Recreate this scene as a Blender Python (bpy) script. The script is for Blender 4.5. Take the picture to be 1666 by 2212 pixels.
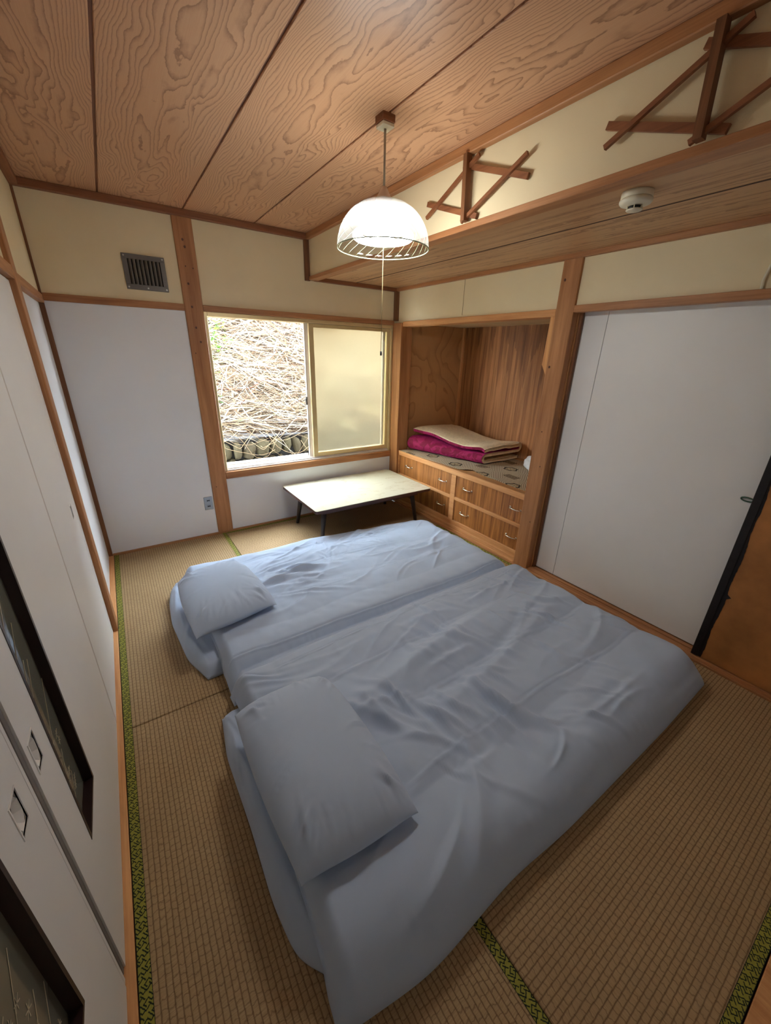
import bpy, bmesh, math, random
import numpy as np
from mathutils import Vector, Matrix

R = math.radians
sc = bpy.context.scene
for o in list(bpy.data.objects):
    bpy.data.objects.remove(o)
COL = sc.collection

# ------------------------------------------------------------------ camera
CAM = (0.23267, -3.28801, 1.46952)
YAW, PITCH, ROLL, FPX = 0.601376, 0.387138, 0.0266201, 837.4014
_d = Vector((math.sin(YAW)*math.cos(PITCH), math.cos(YAW)*math.cos(PITCH), -math.sin(PITCH)))
_r = Vector((math.cos(YAW), -math.sin(YAW), 0))
_u = _r.cross(_d)
_r2 = _r*math.cos(ROLL) + _u*math.sin(ROLL)
_u2 = -_r*math.sin(ROLL) + _u*math.cos(ROLL)
cd = bpy.data.cameras.new('camera')
cam = bpy.data.objects.new('camera', cd)
COL.objects.link(cam)
m = Matrix((_r2, _u2, -_d)).transposed().to_4x4()
m.translation = Vector(CAM)
cam.matrix_world = m
cd.sensor_fit = 'HORIZONTAL'
cd.sensor_width = 36.0
cd.lens = FPX/1666*36.0
cd.clip_start = 0.01
sc.camera = cam

# ------------------------------------------------------------------ world, sun, exposure
EXPOSURE = 1.36
SKY = 15.0
SUN = 1.5
LAMP = 27.0
w = bpy.data.worlds.new('sky')
sc.world = w
w.use_nodes = True
bg = w.node_tree.nodes['Background']
bg.inputs[0].default_value = (0.80, 0.91, 1.0, 1)
bg.inputs[1].default_value = SKY
sd = bpy.data.lights.new('sun', 'SUN')
sd.energy = SUN
sd.angle = R(2.5)
sd.color = (1.0, 0.95, 0.86)
sun = bpy.data.objects.new('sun', sd)
COL.objects.link(sun)
sun.rotation_euler = (R(38), 0, R(12))
sc.view_settings.view_transform = 'Standard'
sc.view_settings.look = 'None'
sc.view_settings.gamma = 1.0
sc.view_settings.use_curve_mapping = False
sc.view_settings.exposure = EXPOSURE
sc.cycles.max_bounces = 10
sc.cycles.diffuse_bounces = 6
sc.cycles.transparent_max_bounces = 16
sc.cycles.sample_clamp_indirect = 6.0

# ------------------------------------------------------------------ material helpers
def S(r, g, b, a=1.0):
    f = lambda c: (c/255/12.92) if c/255 <= 0.04045 else ((c/255+0.055)/1.055)**2.4
    return (f(r), f(g), f(b), a)

class NT:
    def __init__(s, name):
        s.m = bpy.data.materials.new(name)
        s.m.use_nodes = True
        s.t = s.m.node_tree
        s.b = s.t.nodes['Principled BSDF']
        s.out = s.t.nodes['Material Output']
    def n(s, typ, **kw):
        nd = s.t.nodes.new(typ)
        for k, v in kw.items():
            setattr(nd, k, v)
        return nd
    def put(s, v, sock):
        if v is None:
            return
        if isinstance(v, bpy.types.NodeSocket):
            s.t.links.new(v, sock)
        else:
            sock.default_value = v
    def math(s, op, a, b=None, c=None, clamp=False):
        nd = s.n('ShaderNodeMath', operation=op, use_clamp=clamp)
        s.put(a, nd.inputs[0]); s.put(b, nd.inputs[1]); s.put(c, nd.inputs[2])
        return nd.outputs[0]
    def coord(s, which='Object'):
        return s.n('ShaderNodeTexCoord').outputs[which]
    def mapping(s, v, scale=(1, 1, 1), loc=(0, 0, 0), rot=(0, 0, 0)):
        nd = s.n('ShaderNodeMapping')
        s.put(v, nd.inputs[0])
        nd.inputs[1].default_value = loc; nd.inputs[2].default_value = rot; nd.inputs[3].default_value = scale
        return nd.outputs[0]
    def noise(s, v, scale=1.0, detail=3.0, rough=0.5, dist=0.0):
        nd = s.n('ShaderNodeTexNoise')
        s.put(v, nd.inputs['Vector'])
        nd.inputs['Scale'].default_value = scale; nd.inputs['Detail'].default_value = detail
        nd.inputs['Roughness'].default_value = rough; nd.inputs['Distortion'].default_value = dist
        return nd.outputs[0]
    def ramp(s, f, stops, interp='LINEAR'):
        nd = s.n('ShaderNodeValToRGB')
        s.put(f, nd.inputs[0])
        cr = nd.color_ramp
        cr.interpolation = interp
        while len(cr.elements) < len(stops):
            cr.elements.new(0.5)
        for e, (p, c) in zip(cr.elements, stops):
            e.position = p
            e.color = c if len(c) == 4 else (*c, 1)
        return nd.outputs[0]
    def mix(s, f, a, b, blend='MIX'):
        nd = s.n('ShaderNodeMix', data_type='RGBA', blend_type=blend)
        s.put(f, nd.inputs[0]); s.put(a, nd.inputs[6]); s.put(b, nd.inputs[7])
        return nd.outputs[2]
    def xyz(s, v):
        nd = s.n('ShaderNodeSeparateXYZ'); s.put(v, nd.inputs[0])
        return nd.outputs
    def vec(s, x, y, z):
        nd = s.n('ShaderNodeCombineXYZ')
        s.put(x, nd.inputs[0]); s.put(y, nd.inputs[1]); s.put(z, nd.inputs[2])
        return nd.outputs[0]
    def bump(s, h, strength=0.3, dist=0.01):
        nd = s.n('ShaderNodeBump')
        nd.inputs['Strength'].default_value = strength; nd.inputs['Distance'].default_value = dist
        s.put(h, nd.inputs['Height'])
        s.t.links.new(nd.outputs[0], s.b.inputs['Normal'])
    def fin(s, color=None, rough=None, metal=None, spec=None):
        s.put(color, s.b.inputs['Base Color']); s.put(rough, s.b.inputs['Roughness'])
        s.put(metal, s.b.inputs['Metallic']); s.put(spec, s.b.inputs['Specular IOR Level'])
        return s.m

def plain(name, col, rough=0.6, metal=0.0, spec=0.5, var=0.06, scale=9.0, bump=0.0, bscale=200.0):
    t = NT(name)
    co = t.coord()
    n = t.noise(co, scale, 4, 0.6)
    c2 = tuple(min(1, c*(1-2*var)) for c in col[:3])+(1,)
    c3 = tuple(min(1, c*(1+2*var)) for c in col[:3])+(1,)
    if bump:
        t.bump(t.noise(co, bscale, 2), bump, 0.002)
    return t.fin(t.ramp(n, [(0.3, c2), (0.7, c3)]), rough, metal, spec)

def grain_scale(axis, along, across):
    return tuple(along if i == axis else across for i in range(3))

def wood(name, axis, light, dark, rough=0.5, across=22.0, along=1.4, contrast=1.0, spec=0.4):
    t = NT(name)
    co = t.coord()
    rnd = t.n('ShaderNodeObjectInfo').outputs['Random']
    off = t.vec(t.math('MULTIPLY', rnd, 7.3), t.math('MULTIPLY', rnd, 3.1), t.math('MULTIPLY', rnd, 5.7))
    ad = t.n('ShaderNodeVectorMath', operation='ADD')
    t.put(co, ad.inputs[0]); t.put(off, ad.inputs[1])
    co = ad.outputs[0]
    a = t.noise(t.mapping(co, grain_scale(axis, along, across)), 1, 5, 0.6, 0.6)
    b = t.noise(t.mapping(co, grain_scale(axis, along*4, across*9)), 1, 3, 0.6)
    f = t.math('ADD', t.math('MULTIPLY', a, 0.72), t.math('MULTIPLY', b, 0.28))
    h = 0.17/contrast
    col = t.ramp(f, [(0.5-h, dark), (0.5+h, light)])
    t.bump(b, 0.12, 0.002)
    return t.fin(col, rough, 0, spec)

def board_mat(name, light, dark, mid, quad=260.0, amp=7.5, nx=5.0, ny=1.25, jitter=0.45, strength=0.8, lin=0.0, axes=(0, 1)):
    # flat sawn cedar veneer: growth lines as contours, flame figure mid-board and straight grain at the edges
    t = NT(name)
    co = t.coord()
    rnd = t.n('ShaderNodeObjectInfo').outputs['Random']
    q_ = t.xyz(co)
    x, y = q_[axes[0]], q_[axes[1]]
    sh = t.math('MULTIPLY', rnd, 31.0)
    wob = t.math('MULTIPLY', t.math('SUBTRACT', t.noise(t.vec(0.0, t.math('MULTIPLY', y, 0.9), sh), 1.0, 1), 0.5), 0.16)
    xc = t.math('ADD', x, wob)
    f = t.math('MULTIPLY', t.math('MULTIPLY', xc, xc), quad)
    nn = t.noise(t.vec(t.math('MULTIPLY', x, nx), t.math('MULTIPLY', y, ny), sh), 1.0, 2.0, 0.5, 0.5)
    f = t.math('ADD', f, t.math('MULTIPLY', nn, amp))
    f = t.math('ADD', f, t.math('MULTIPLY', x, lin))
    j = t.noise(t.vec(t.math('MULTIPLY', x, 38), t.math('MULTIPLY', y, 16), sh), 1.0, 3, 0.65)
    f = t.math('ADD', f, t.math('MULTIPLY', j, jitter))
    s = t.math('FRACT', f)
    fib = t.noise(t.vec(t.math('MULTIPLY', x, 300), t.math('MULTIPLY', y, 6), sh), 1.0, 2, 0.5)
    base = t.mix(fib, mid, light)
    line = t.ramp(s, [(0.0, (0.0,)*3), (0.55, (0.05*strength,)*3), (0.80, (0.5*strength,)*3), (0.93, (strength,)*3), (1.0, (0.0,)*3)])
    col = t.mix(line, base, dark)
    blot = t.noise(co, 2.2, 3, 0.6)
    col = t.mix(t.math('MULTIPLY', blot, 0.35), col, mid)
    t.bump(fib, 0.06, 0.001)
    return t.fin(col, 0.42, 0, 0.4)

def tatami_mat_material(name, axis, c1, c2, gap):
    # ridges run along `axis`; rushes run across
    t = NT(name)
    co = t.coord()
    o = t.xyz(co)
    al, ac = (o[0], o[1]) if axis == 0 else (o[1], o[0])
    wob = t.noise(t.vec(t.math('MULTIPLY', ac, 60), t.math('MULTIPLY', al, 45), 0.0), 1, 2)
    p = t.math('FRACT', t.math('ADD', t.math('MULTIPLY', ac, 1/0.0152), t.math('MULTIPLY', wob, 0.22)))
    ridge = t.math('ABSOLUTE', t.math('SUBTRACT', p, 0.5))          # 0.5 in the furrow
    cell = t.math('FLOOR', t.math('MULTIPLY', ac, 1/0.0152))
    ph = t.n('ShaderNodeTexWhiteNoise', noise_dimensions='1D'); t.put(cell, ph.inputs['W'])
    q = t.math('FRACT', t.math('ADD', t.math('ADD', t.math('MULTIPLY', al, 1/0.021), ph.outputs['Value']), t.math('MULTIPLY', wob, 0.9)))
    cross = t.math('ABSOLUTE', t.math('SUBTRACT', q, 0.5))
    rush = t.noise(t.vec(t.math('MULTIPLY', ac, 22), t.math('MULTIPLY', al, 520), 0.0), 1, 3, 0.7)
    big = t.noise(co, 3.0, 4, 0.6)
    base = t.mix(t.ramp(rush, [(0.28, (0,)*3), (0.72, (1,)*3)]), c1, c2)
    base = t.mix(t.math('MULTIPLY', big, 0.45), base, gap)
    fur = t.ramp(ridge, [(0.33, (0,)*3), (0.5, (0.85,)*3)])
    col = t.mix(fur, base, gap)
    cr = t.ramp(cross, [(0.40, (0,)*3), (0.5, (0.6,)*3)])
    col = t.mix(cr, col, gap)
    hh = t.math('SUBTRACT', t.math('MULTIPLY', rush, 0.35), t.math('ADD', t.math('POWER', t.math('MULTIPLY', ridge, 2), 3), t.math('MULTIPLY', t.math('POWER', t.math('MULTIPLY', cross, 2), 8), 0.5)))
    t.bump(hh, 0.55, 0.0016)
    return t.fin(col, 0.68, 0, 0.25)

def glass_thin(name, tint=(1, 1, 1, 1), gloss=0.08, frost=0.0):
    t = NT(name)
    tr = t.n('ShaderNodeBsdfTransparent'); tr.inputs[0].default_value = tint
    gl = t.n('ShaderNodeBsdfGlossy'); gl.inputs['Roughness'].default_value = 0.03
    mx = t.n('ShaderNodeMixShader'); mx.inputs[0].default_value = gloss
    t.t.links.new(tr.outputs[0], mx.inputs[1]); t.t.links.new(gl.outputs[0], mx.inputs[2])
    last = mx
    if frost:
        df = t.n('ShaderNodeBsdfTranslucent'); df.inputs[0].default_value = (0.95, 0.97, 0.95, 1)
        m2 = t.n('ShaderNodeMixShader'); m2.inputs[0].default_value = frost
        t.t.links.new(mx.outputs[0], m2.inputs[1]); t.t.links.new(df.outputs[0], m2.inputs[2])
        last = m2
    t.t.links.new(last.outputs[0], t.out.inputs[0])
    return t.m

# ------------------------------------------------------------------ geometry helpers
class MB:
    def __init__(s):
        s.v = []; s.f = []; s.mi = []
    def add(s, vs, fs, mi=0):
        k = len(s.v)
        s.v += [tuple(map(float, p)) for p in vs]
        s.f += [tuple(i+k for i in f) for f in fs]
        s.mi += [mi]*len(fs)
        return s
    def box(s, x0, x1, y0, y1, z0, z1, b=0.0, mi=0):
        if x0 > x1: x0, x1 = x1, x0
        if y0 > y1: y0, y1 = y1, y0
        if z0 > z1: z0, z1 = z1, z0
        if b <= 0:
            vs = [(x, y, z) for x in (x0, x1) for y in (y0, y1) for z in (z0, z1)]
            fs = [(0, 1, 3, 2), (4, 6, 7, 5), (0, 4, 5, 1), (2, 3, 7, 6), (0, 2, 6, 4), (1, 5, 7, 3)]
            return s.add(vs, fs, mi)
        bm = bmesh.new()
        bmesh.ops.create_cube(bm, size=1)
        for v in bm.verts:
            v.co = Vector(((x0+x1)/2+v.co.x*(x1-x0), (y0+y1)/2+v.co.y*(y1-y0), (z0+z1)/2+v.co.z*(z1-z0)))
        bb = min(b, 0.45*min(x1-x0, y1-y0, z1-z0))
        bmesh.ops.bevel(bm, geom=list(bm.edges), offset=bb, segments=1, affect='EDGES', profile=0.5)
        return s.bm(bm, mi)
    def bm(s, bm, mi=0):
        bm.verts.index_update()
        s.add([v.co for v in bm.verts], [[v.index for v in f.verts] for f in bm.faces], mi)
        bm.free()
        return s
    def prism(s, poly, axis, a, b, mi=0):
        # polygon in the two other axes (cyclic order), extruded along axis from a to b
        n = len(poly)
        def P(p, h):
            q = list(p); q.insert(axis, h); return q
        vs = [P(p, a) for p in poly]+[P(p, b) for p in poly]
        fs = [tuple(range(n))[::-1], tuple(range(n, 2*n))]+[(i, (i+1) % n, (i+1) % n+n, i+n) for i in range(n)]
        return s.add(vs, fs, mi)
    def tube(s, pts, rad, seg=8, mi=0, cap=True):
        pts = [Vector(p) for p in pts]
        rads = rad if isinstance(rad, (list, tuple)) else [rad]*len(pts)
        vs = []; fs = []
        up = None
        for i, p in enumerate(pts):
            t = (pts[min(i+1, len(pts)-1)]-pts[max(i-1, 0)]).normalized()
            if up is None:
                up = t.orthogonal().normalized()
            a = (up-t*up.dot(t)).normalized(); up = a
            b = t.cross(a)
            vs += [p+(a*math.cos(2*math.pi*k/seg)+b*math.sin(2*math.pi*k/seg))*rads[i] for k in range(seg)]
        for i in range(len(pts)-1):
            for k in range(seg):
                k2 = (k+1) % seg
                fs.append((i*seg+k, i*seg+k2, (i+1)*seg+k2, (i+1)*seg+k))
        if cap:
            fs.append(tuple(range(seg))[::-1]); fs.append(tuple(range((len(pts)-1)*seg, len(pts)*seg)))
        return s.add(vs, fs, mi)
    def lathe(s, prof, c=(0, 0, 0), seg=48, mi=0):
        vs = []; fs = []
        n = len(prof)
        for r, z in prof:
            vs += [(c[0]+r*math.cos(2*math.pi*k/seg), c[1]+r*math.sin(2*math.pi*k/seg), c[2]+z) for k in range(seg)]
        for i in range(n-1):
            for k in range(seg):
                k2 = (k+1) % seg
                fs.append((i*seg+k, i*seg+k2, (i+1)*seg+k2, (i+1)*seg+k))
        return s.add(vs, fs, mi)
    def bar(s, p, q, wdt, thk, nrm, mi=0):
        # flat bar from p to q, width in plane, thickness along nrm
        p, q, nrm = Vector(p), Vector(q), Vector(nrm).normalized()
        t = (q-p).normalized(); sd_ = t.cross(nrm).normalized()
        vs = []
        for e in (p, q):
            for a, b in ((-1, -1), (1, -1), (1, 1), (-1, 1)):
                vs.append(e+sd_*a*wdt/2+nrm*b*thk/2)
        return s.add(vs, [(0, 1, 2, 3)[::-1], (4, 5, 6, 7), (0, 1, 5, 4), (1, 2, 6, 5), (2, 3, 7, 6), (3, 0, 4, 7)], mi)

def origin(o):
    v = Vector((0, 0, 0))
    while o is not None:
        v += o.location; o = o.parent
    return v

def link(name, mb, mats, parent=None, smooth=False, loc=None):
    """mesh object in world coordinates, re-expressed relative to its parent (or to loc)"""
    base = Vector(loc) if loc is not None else (origin(parent) if parent is not None else Vector((0, 0, 0)))
    me = bpy.data.meshes.new(name)
    me.from_pydata([(v[0]-base.x, v[1]-base.y, v[2]-base.z) for v in mb.v], [], mb.f)
    mats = mats if isinstance(mats, (list, tuple)) else [mats]
    for mm in mats:
        me.materials.append(mm)
    if len(mats) > 1:
        me.polygons.foreach_set('material_index', mb.mi)
    if smooth:
        me.polygons.foreach_set('use_smooth', [True]*len(me.polygons))
    bm = bmesh.new(); bm.from_mesh(me)
    bmesh.ops.recalc_face_normals(bm, faces=bm.faces)
    bm.to_mesh(me); bm.free()
    o = bpy.data.objects.new(name, me)
    COL.objects.link(o)
    if parent is not None:
        o.parent = parent
        if loc is not None:
            o.location = base-origin(parent)
    elif loc is not None:
        o.location = loc
    return o

def grid_obj(name, V, F, mats, parent=None, loc=None, smooth=True, mi=None):
    base = origin(parent) if parent is not None else Vector(loc or (0, 0, 0))
    V = np.asarray(V, float)-np.array(base)[None]
    me = bpy.data.meshes.new(name)
    me.from_pydata(V.tolist(), [], F)
    mats = mats if isinstance(mats, (list, tuple)) else [mats]
    for mm in mats: me.materials.append(mm)
    if mi is not None: me.polygons.foreach_set('material_index', mi)
    if smooth: me.polygons.foreach_set('use_smooth', [True]*len(me.polygons))
    o = bpy.data.objects.new(name, me); COL.objects.link(o)
    if parent is not None: o.parent = parent
    elif loc is not None: o.location = loc
    return o

def tag(o, label=None, cat=None, group=None, kind=None):
    if label: o['label'] = label
    if cat: o['category'] = cat
    if group: o['group'] = group
    if kind: o['kind'] = kind
    return o

def thing(name, label, cat, loc, group=None, kind=None):
    o = bpy.data.objects.new(name, None); COL.objects.link(o)
    o.empty_display_size = 0.05
    o.location = loc
    return tag(o, label, cat, group, kind)

def struct(name, mb, mat, label, cat, parent=None, smooth=False):
    return tag(link(name, mb, mat, parent, smooth), label, cat, kind='structure')

def placed(name, mb, mat, loc, label, cat):
    return tag(link(name, mb, mat, None, False, loc), label, cat, kind='structure')

# ------------------------------------------------------------------ materials
POST_Z = wood('cedar_upright', 2, S(188, 135, 88), S(142, 91, 54), 0.5)
POST_X = wood('cedar_across', 0, S(184, 130, 85), S(138, 89, 54), 0.5)
POST_Y = wood('cedar_along', 1, S(187, 133, 87), S(142, 91, 54), 0.5)
PALE_Y = wood('pale_cedar_along', 1, S(222, 168, 112), S(186, 124, 74), 0.55)
PALE_Z = wood('pale_cedar_upright', 2, S(222, 168, 110), S(184, 122, 70), 0.55)
DARKW_Y = wood('dark_cedar_along', 1, S(150, 96, 60), S(108, 62, 36), 0.55)
DARKW_X = wood('dark_cedar_across', 0, S(150, 96, 60), S(108, 62, 36), 0.55)
DARKW_Z = wood('dark_cedar_upright', 2, S(136, 90, 56), S(94, 58, 34), 0.55)
BATTEN = wood('batten_wood', 1, S(140, 88, 58), S(92, 52, 34), 0.5)
BOARD = board_mat('cedar_ceiling_board', S(200, 156, 120), S(126, 82, 54), S(186, 138, 102), quad=250, amp=11.0, nx=6.5, ny=1.6, jitter=.8, strength=.95)
SOFFIT = board_mat('cedar_soffit_board', S(206, 164, 122), S(134, 92, 60), S(188, 144, 102), quad=40, amp=6, nx=12, ny=.5, jitter=.6, strength=.95, lin=16)
PLY = board_mat('alcove_plywood', S(206, 160, 108), S(152, 108, 68), S(190, 142, 94), quad=6, amp=6, nx=2.6, ny=1.3, jitter=.2, strength=.8, axes=(0, 2))
CREAM = plain('cream_plaster', S(225, 209, 172), 0.45, 0, 0.35, 0.02, 2.0, 0.25, 420)
WHITE = plain('pale_wall_panel', S(222, 223, 225), 0.42, 0, 0.45, 0.015, 1.5, 0.05, 300)
DOORW = plain('white_door_face', S(228, 228, 227), 0.4, 0, 0.45, 0.015, 1.5, 0.04, 300)
DARK = plain('dark_void', S(26, 18, 14), 0.9)
ALU = plain('beige_aluminium', S(206, 184, 138), 0.38, 0.35, 0.5, 0.03)
ALUW = plain('pale_aluminium', S(214, 206, 200), 0.4, 0.3, 0.5, 0.03)
GREYM = plain('brushed_steel', S(150, 154, 158), 0.35, 0.8, 0.5, 0.05)
VENTM = plain('grey_vent_metal', S(104, 100, 96), 0.42, 0.5, 0.5, 0.08)
SCREW = plain('screw_metal', S(190, 190, 186), 0.3, 0.9)
CHROME = plain('chrome', S(222, 214, 200), 0.16, 1.0)
BLACK = plain('black_plastic', S(20, 19, 18), 0.45)
IVORY = plain('ivory_plastic', S(222, 214, 190), 0.35, 0, 0.5, 0.02)
GREYRUB = plain('grey_rubber', S(112, 106, 102), 0.6)
BROWNTRIM = plain('dark_brown_lacquer', S(38, 22, 22), 0.35)
BLACKTAPE = plain('black_lacquer', S(22, 17, 18), 0.5, 0, 0.4, 0.25, 30)
FABRIC = plain('blue_grey_cotton', S(172, 188, 211), 0.85, 0, 0.2, 0.02, 3.0, 0.12, 700)
FABRIC.node_tree.nodes['Principled BSDF'].inputs['Sheen Weight'].default_value = 0.15
TATAMI_Y = tatami_mat_material('tatami_rush_along', 1, S(158, 130, 92), S(196, 169, 127), S(102, 76, 50))
TATAMI_X = tatami_mat_material('tatami_rush_across', 0, S(158, 129, 91), S(196, 168, 126), S(102, 76, 50))
HERI_L = plain('border_yellow_green', S(142, 138, 54), 0.75, 0, 0.3, 0.06, 60)
HERI_D = plain('border_dark_green', S(22, 34, 22), 0.8, 0, 0.3, 0.1, 60)
BROWNDOOR = plain('brown_board', S(160, 108, 60), 0.55, 0, 0.3, 0.16, 4.0)
TEAK = wood('drawer_teak', 2, S(190, 126, 66), S(112, 66, 30), 0.42, 40, 1.8, 1.2)
TABLEEDGE = wood('table_dark_wood', 0, S(88, 56, 48), S(58, 34, 28), 0.35)
DARKLEG = plain('table_leg_dark', S(48, 38, 34), 0.4)

t = NT('alcove_back_veneer')
co = t.coord()
st = t.noise(t.mapping(co, (1, 26, 1.0)), 1, 6, 0.65, 0.2)
st2 = t.noise(t.mapping(co, (1, 130, 2.5)), 1, 3, 0.6)
z = t.xyz(co)[2]
drip = t.noise(t.mapping(co, (1, 18, 0.9)), 1, 2, 0.5)
dr = t.math('GREATER_THAN', t.math('ADD', drip, t.math('MULTIPLY', t.math('SUBTRACT', z, 1.74), 0.42)), 0.47)
cc = t.ramp(t.math('ADD', t.math('MULTIPLY', st, 0.7), t.math('MULTIPLY', st2, 0.3)), [(0.36, S(108, 66, 34)), (0.62, S(186, 126, 76))])
cc = t.mix(t.math('MULTIPLY', dr, 0.42), cc, S(78, 46, 26))
t.bump(st2, 0.1, 0.001)
VENEER = t.fin(cc, 0.55, 0, 0.3)

t = NT('laminate_top')
co = t.coord()
stn = t.noise(t.mapping(co, (1, 1.7, 1)), 5.5, 8, 0.62, 1.5)
msk = t.ramp(stn, [(0.55, (0,)*3), (0.575, (0.55,)*3), (0.60, (0.1,)*3), (0.75, (0.3,)*3)])
cc = t.mix(t.math('MULTIPLY', msk, 0.5), S(206, 204, 184), S(150, 116, 66))
LAMINATE = t.fin(cc, 0.22, 0, 0.5)

t = NT('patterned_rug_weave')
co = t.mapping(t.coord(), rot=(0, 0, R(4)))
o_ = t.xyz(co)
P_ = 0.34
def cellc(v, sh): return t.math('SUBTRACT', t.math('FRACT', t.math('ADD', t.math('MULTIPLY', v, 1/P_), sh)), 0.5)
a = cellc(o_[0], 0.15); b = cellc(o_[1], 0.3)
aa = t.math('ABSOLUTE', a); ab = t.math('ABSOLUTE', b)
dm = t.math('ADD', aa, ab)
stripe = t.math('GREATER_THAN', t.math('FRACT', t.math('MULTIPLY', dm, 17)), 0.52)
hexd = t.math('MAXIMUM', t.math('MULTIPLY', aa, 1.15), t.math('ADD', t.math('MULTIPLY', aa, 0.58), ab))
hexin = t.math('LESS_THAN', hexd, 0.20)
hexring = t.math('LESS_THAN', t.math('ABSOLUTE', t.math('SUBTRACT', hexd, 0.17)), 0.022)
a2 = cellc(o_[0], 0.65); b2 = cellc(o_[1], 0.8)
sq = t.math('MAXIMUM', t.math('MULTIPLY', t.math('ABSOLUTE', a2), 1.6), t.math('ABSOLUTE', b2))
sqin = t.math('LESS_THAN', sq, 0.19)
key = t.math('GREATER_THAN', t.math('FRACT', t.math('MULTIPLY', sq, 17)), 0.5)
dot = t.math('GREATER_THAN', t.noise(co, 55, 1), 0.55)
cc = t.mix(stripe, S(196, 182, 156), S(126, 112, 92))
cc = t.mix(hexin, cc, t.mix(dot, S(166, 150, 120), S(112, 98, 78)))
cc = t.mix(hexring, cc, S(48, 42, 38))
cc = t.mix(sqin, cc, t.mix(t.math('MULTIPLY', key, 0.9), S(148, 130, 104), S(52, 44, 40)))
t.bump(t.noise(co, 380, 1), 0.3, 0.001)
RUG = t.fin(cc, 0.8, 0, 0.2)

t = NT('maroon_plush')
co = t.coord()
em = t.noise(co, 13, 2, 0.5, 1.2)
e2 = t.ramp(em, [(0.46, (0,)*3), (0.52, (1,)*3)])
cc = t.mix(e2, S(116, 8, 50), S(146, 24, 78))
t.bump(t.math('ADD', t.math('MULTIPLY', e2, 0.6), t.math('MULTIPLY', t.noise(co, 300, 2), 0.3)), 0.6, 0.006)
MAROON = t.fin(cc, 0.75, 0, 0.3)
MAROON.node_tree.nodes['Principled BSDF'].inputs['Sheen Weight'].default_value = 0.5
MAROON.node_tree.nodes['Principled BSDF'].inputs['Sheen Tint'].default_value = S(220, 60, 140)
FLEECE = plain('cream_fleece', S(222, 204, 172), 0.95, 0, 0.1, 0.06, 40, 0.6, 160)
BAGW = plain('white_plastic_bag', S(220, 222, 224), 0.3, 0, 0.5, 0.03)

# ------------------------------------------------------------------ floor with six mats
W = 2.545
NEAR = -3.456
floor = struct('floor', MB().box(-0.16, 2.9, -3.62, 0.16, -0.16, -0.056), DARK, 'tatami floor of the bedroom laid with six straw mats', 'floor')
BW = 0.03
def key_bitmap():
    # interlocking key fret, read on a lattice turned by 45 degrees
    rows = ["1111111100", "0000000100", "0011110100", "0010000100", "0010000100",
            "1010011111", "0010000000", "0011111000", "0000001000", "0000001000"]
    return np.array([[int(c) for c in r] for r in rows])
def border_mesh(L, name):
    cell = 0.00125
    nu = int(round(BW/cell)); nv = int(round(L/cell))
    U = np.linspace(0, BW, nu+1); Vv = np.linspace(0, L, nv+1)
    vx, vy = np.meshgrid(U, Vv, indexing='ij')
    V = np.stack([vx.ravel(), vy.ravel(), np.full(vx.size, 0.0012)], -1)
    i, j = np.meshgrid(np.arange(nu), np.arange(nv), indexing='ij')
    k = (i*(nv+1)+j).ravel()
    F = np.stack([k, k+(nv+1), k+(nv+1)+1, k+1], -1)
    uc = (i.ravel()+0.5)*cell; vc = (j.ravel()+0.5)*cell
    s = 0.0026
    p = np.floor((uc*1.0+vc*0.8)/math.sqrt(1.64)/s).astype(int); q = np.floor((uc*0.8-vc*1.0)/math.sqrt(1.64)/s).astype(int)
    bmp = key_bitmap()
    mi = bmp[p % 10, q % 10]
    edge = (i.ravel() == 0) | (i.ravel() == nu-1)
    mi = np.where(edge, 1, mi).astype(np.int32)
    me = bpy.data.meshes.new(name)
    me.from_pydata(V.tolist(), [], F.tolist())
    me.materials.append(HERI_L); me.materials.append(HERI_D)
    me.polygons.foreach_set('material_index', mi)
    return me
BL = 1.722
heri_me = border_mesh(BL, 'border')
def border(parent, x, y, length, along):
    o = bpy.data.objects.new('border', heri_me); COL.objects.link(o)
    o.parent = parent
    if along == 1:
        o.location = (x, y, 0); o.scale = (1, length/BL, 1)
    else:
        o.location = (x+length, y, 0); o.rotation_euler = (0, 0, R(90)); o.scale = (1, length/BL, 1)
    return o
def mat_(x0, x1, y0, y1, along):
    g = 0.0015
    mb = MB().box(x0+g, x1-g, y0+g, y1-g, -0.055, 0.0, 0.003)
    o = link('tatami_mat', mb, TATAMI_Y if along == 1 else TATAMI_X, floor)
    if along == 1:
        border(o, x0+g, y0+g, y1-y0-2*g, 1); border(o, x1-g-BW, y0+g, y1-y0-2*g, 1)
    else:
        border(o, x0+g, y0+g, x1-x0-2*g, 0); border(o, x0+g, y1-g-BW, x1-x0-2*g, 0)
XR = 2.518
mat_(0, 0.813, -1.759, -0.004, 1)
mat_(0, 0.813, NEAR, -1.759, 1)
mat_(0.813, XR, -0.866, -0.004, 0)
mat_(0.813, 1.666, -2.596, -0.866, 1)
mat_(1.666, XR, -2.596, -0.866, 1)
mat_(0.813, XR, NEAR, -2.596, 0)

# ------------------------------------------------------------------ walls
YB = 0.012      # plaster surface of the window wall
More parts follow.
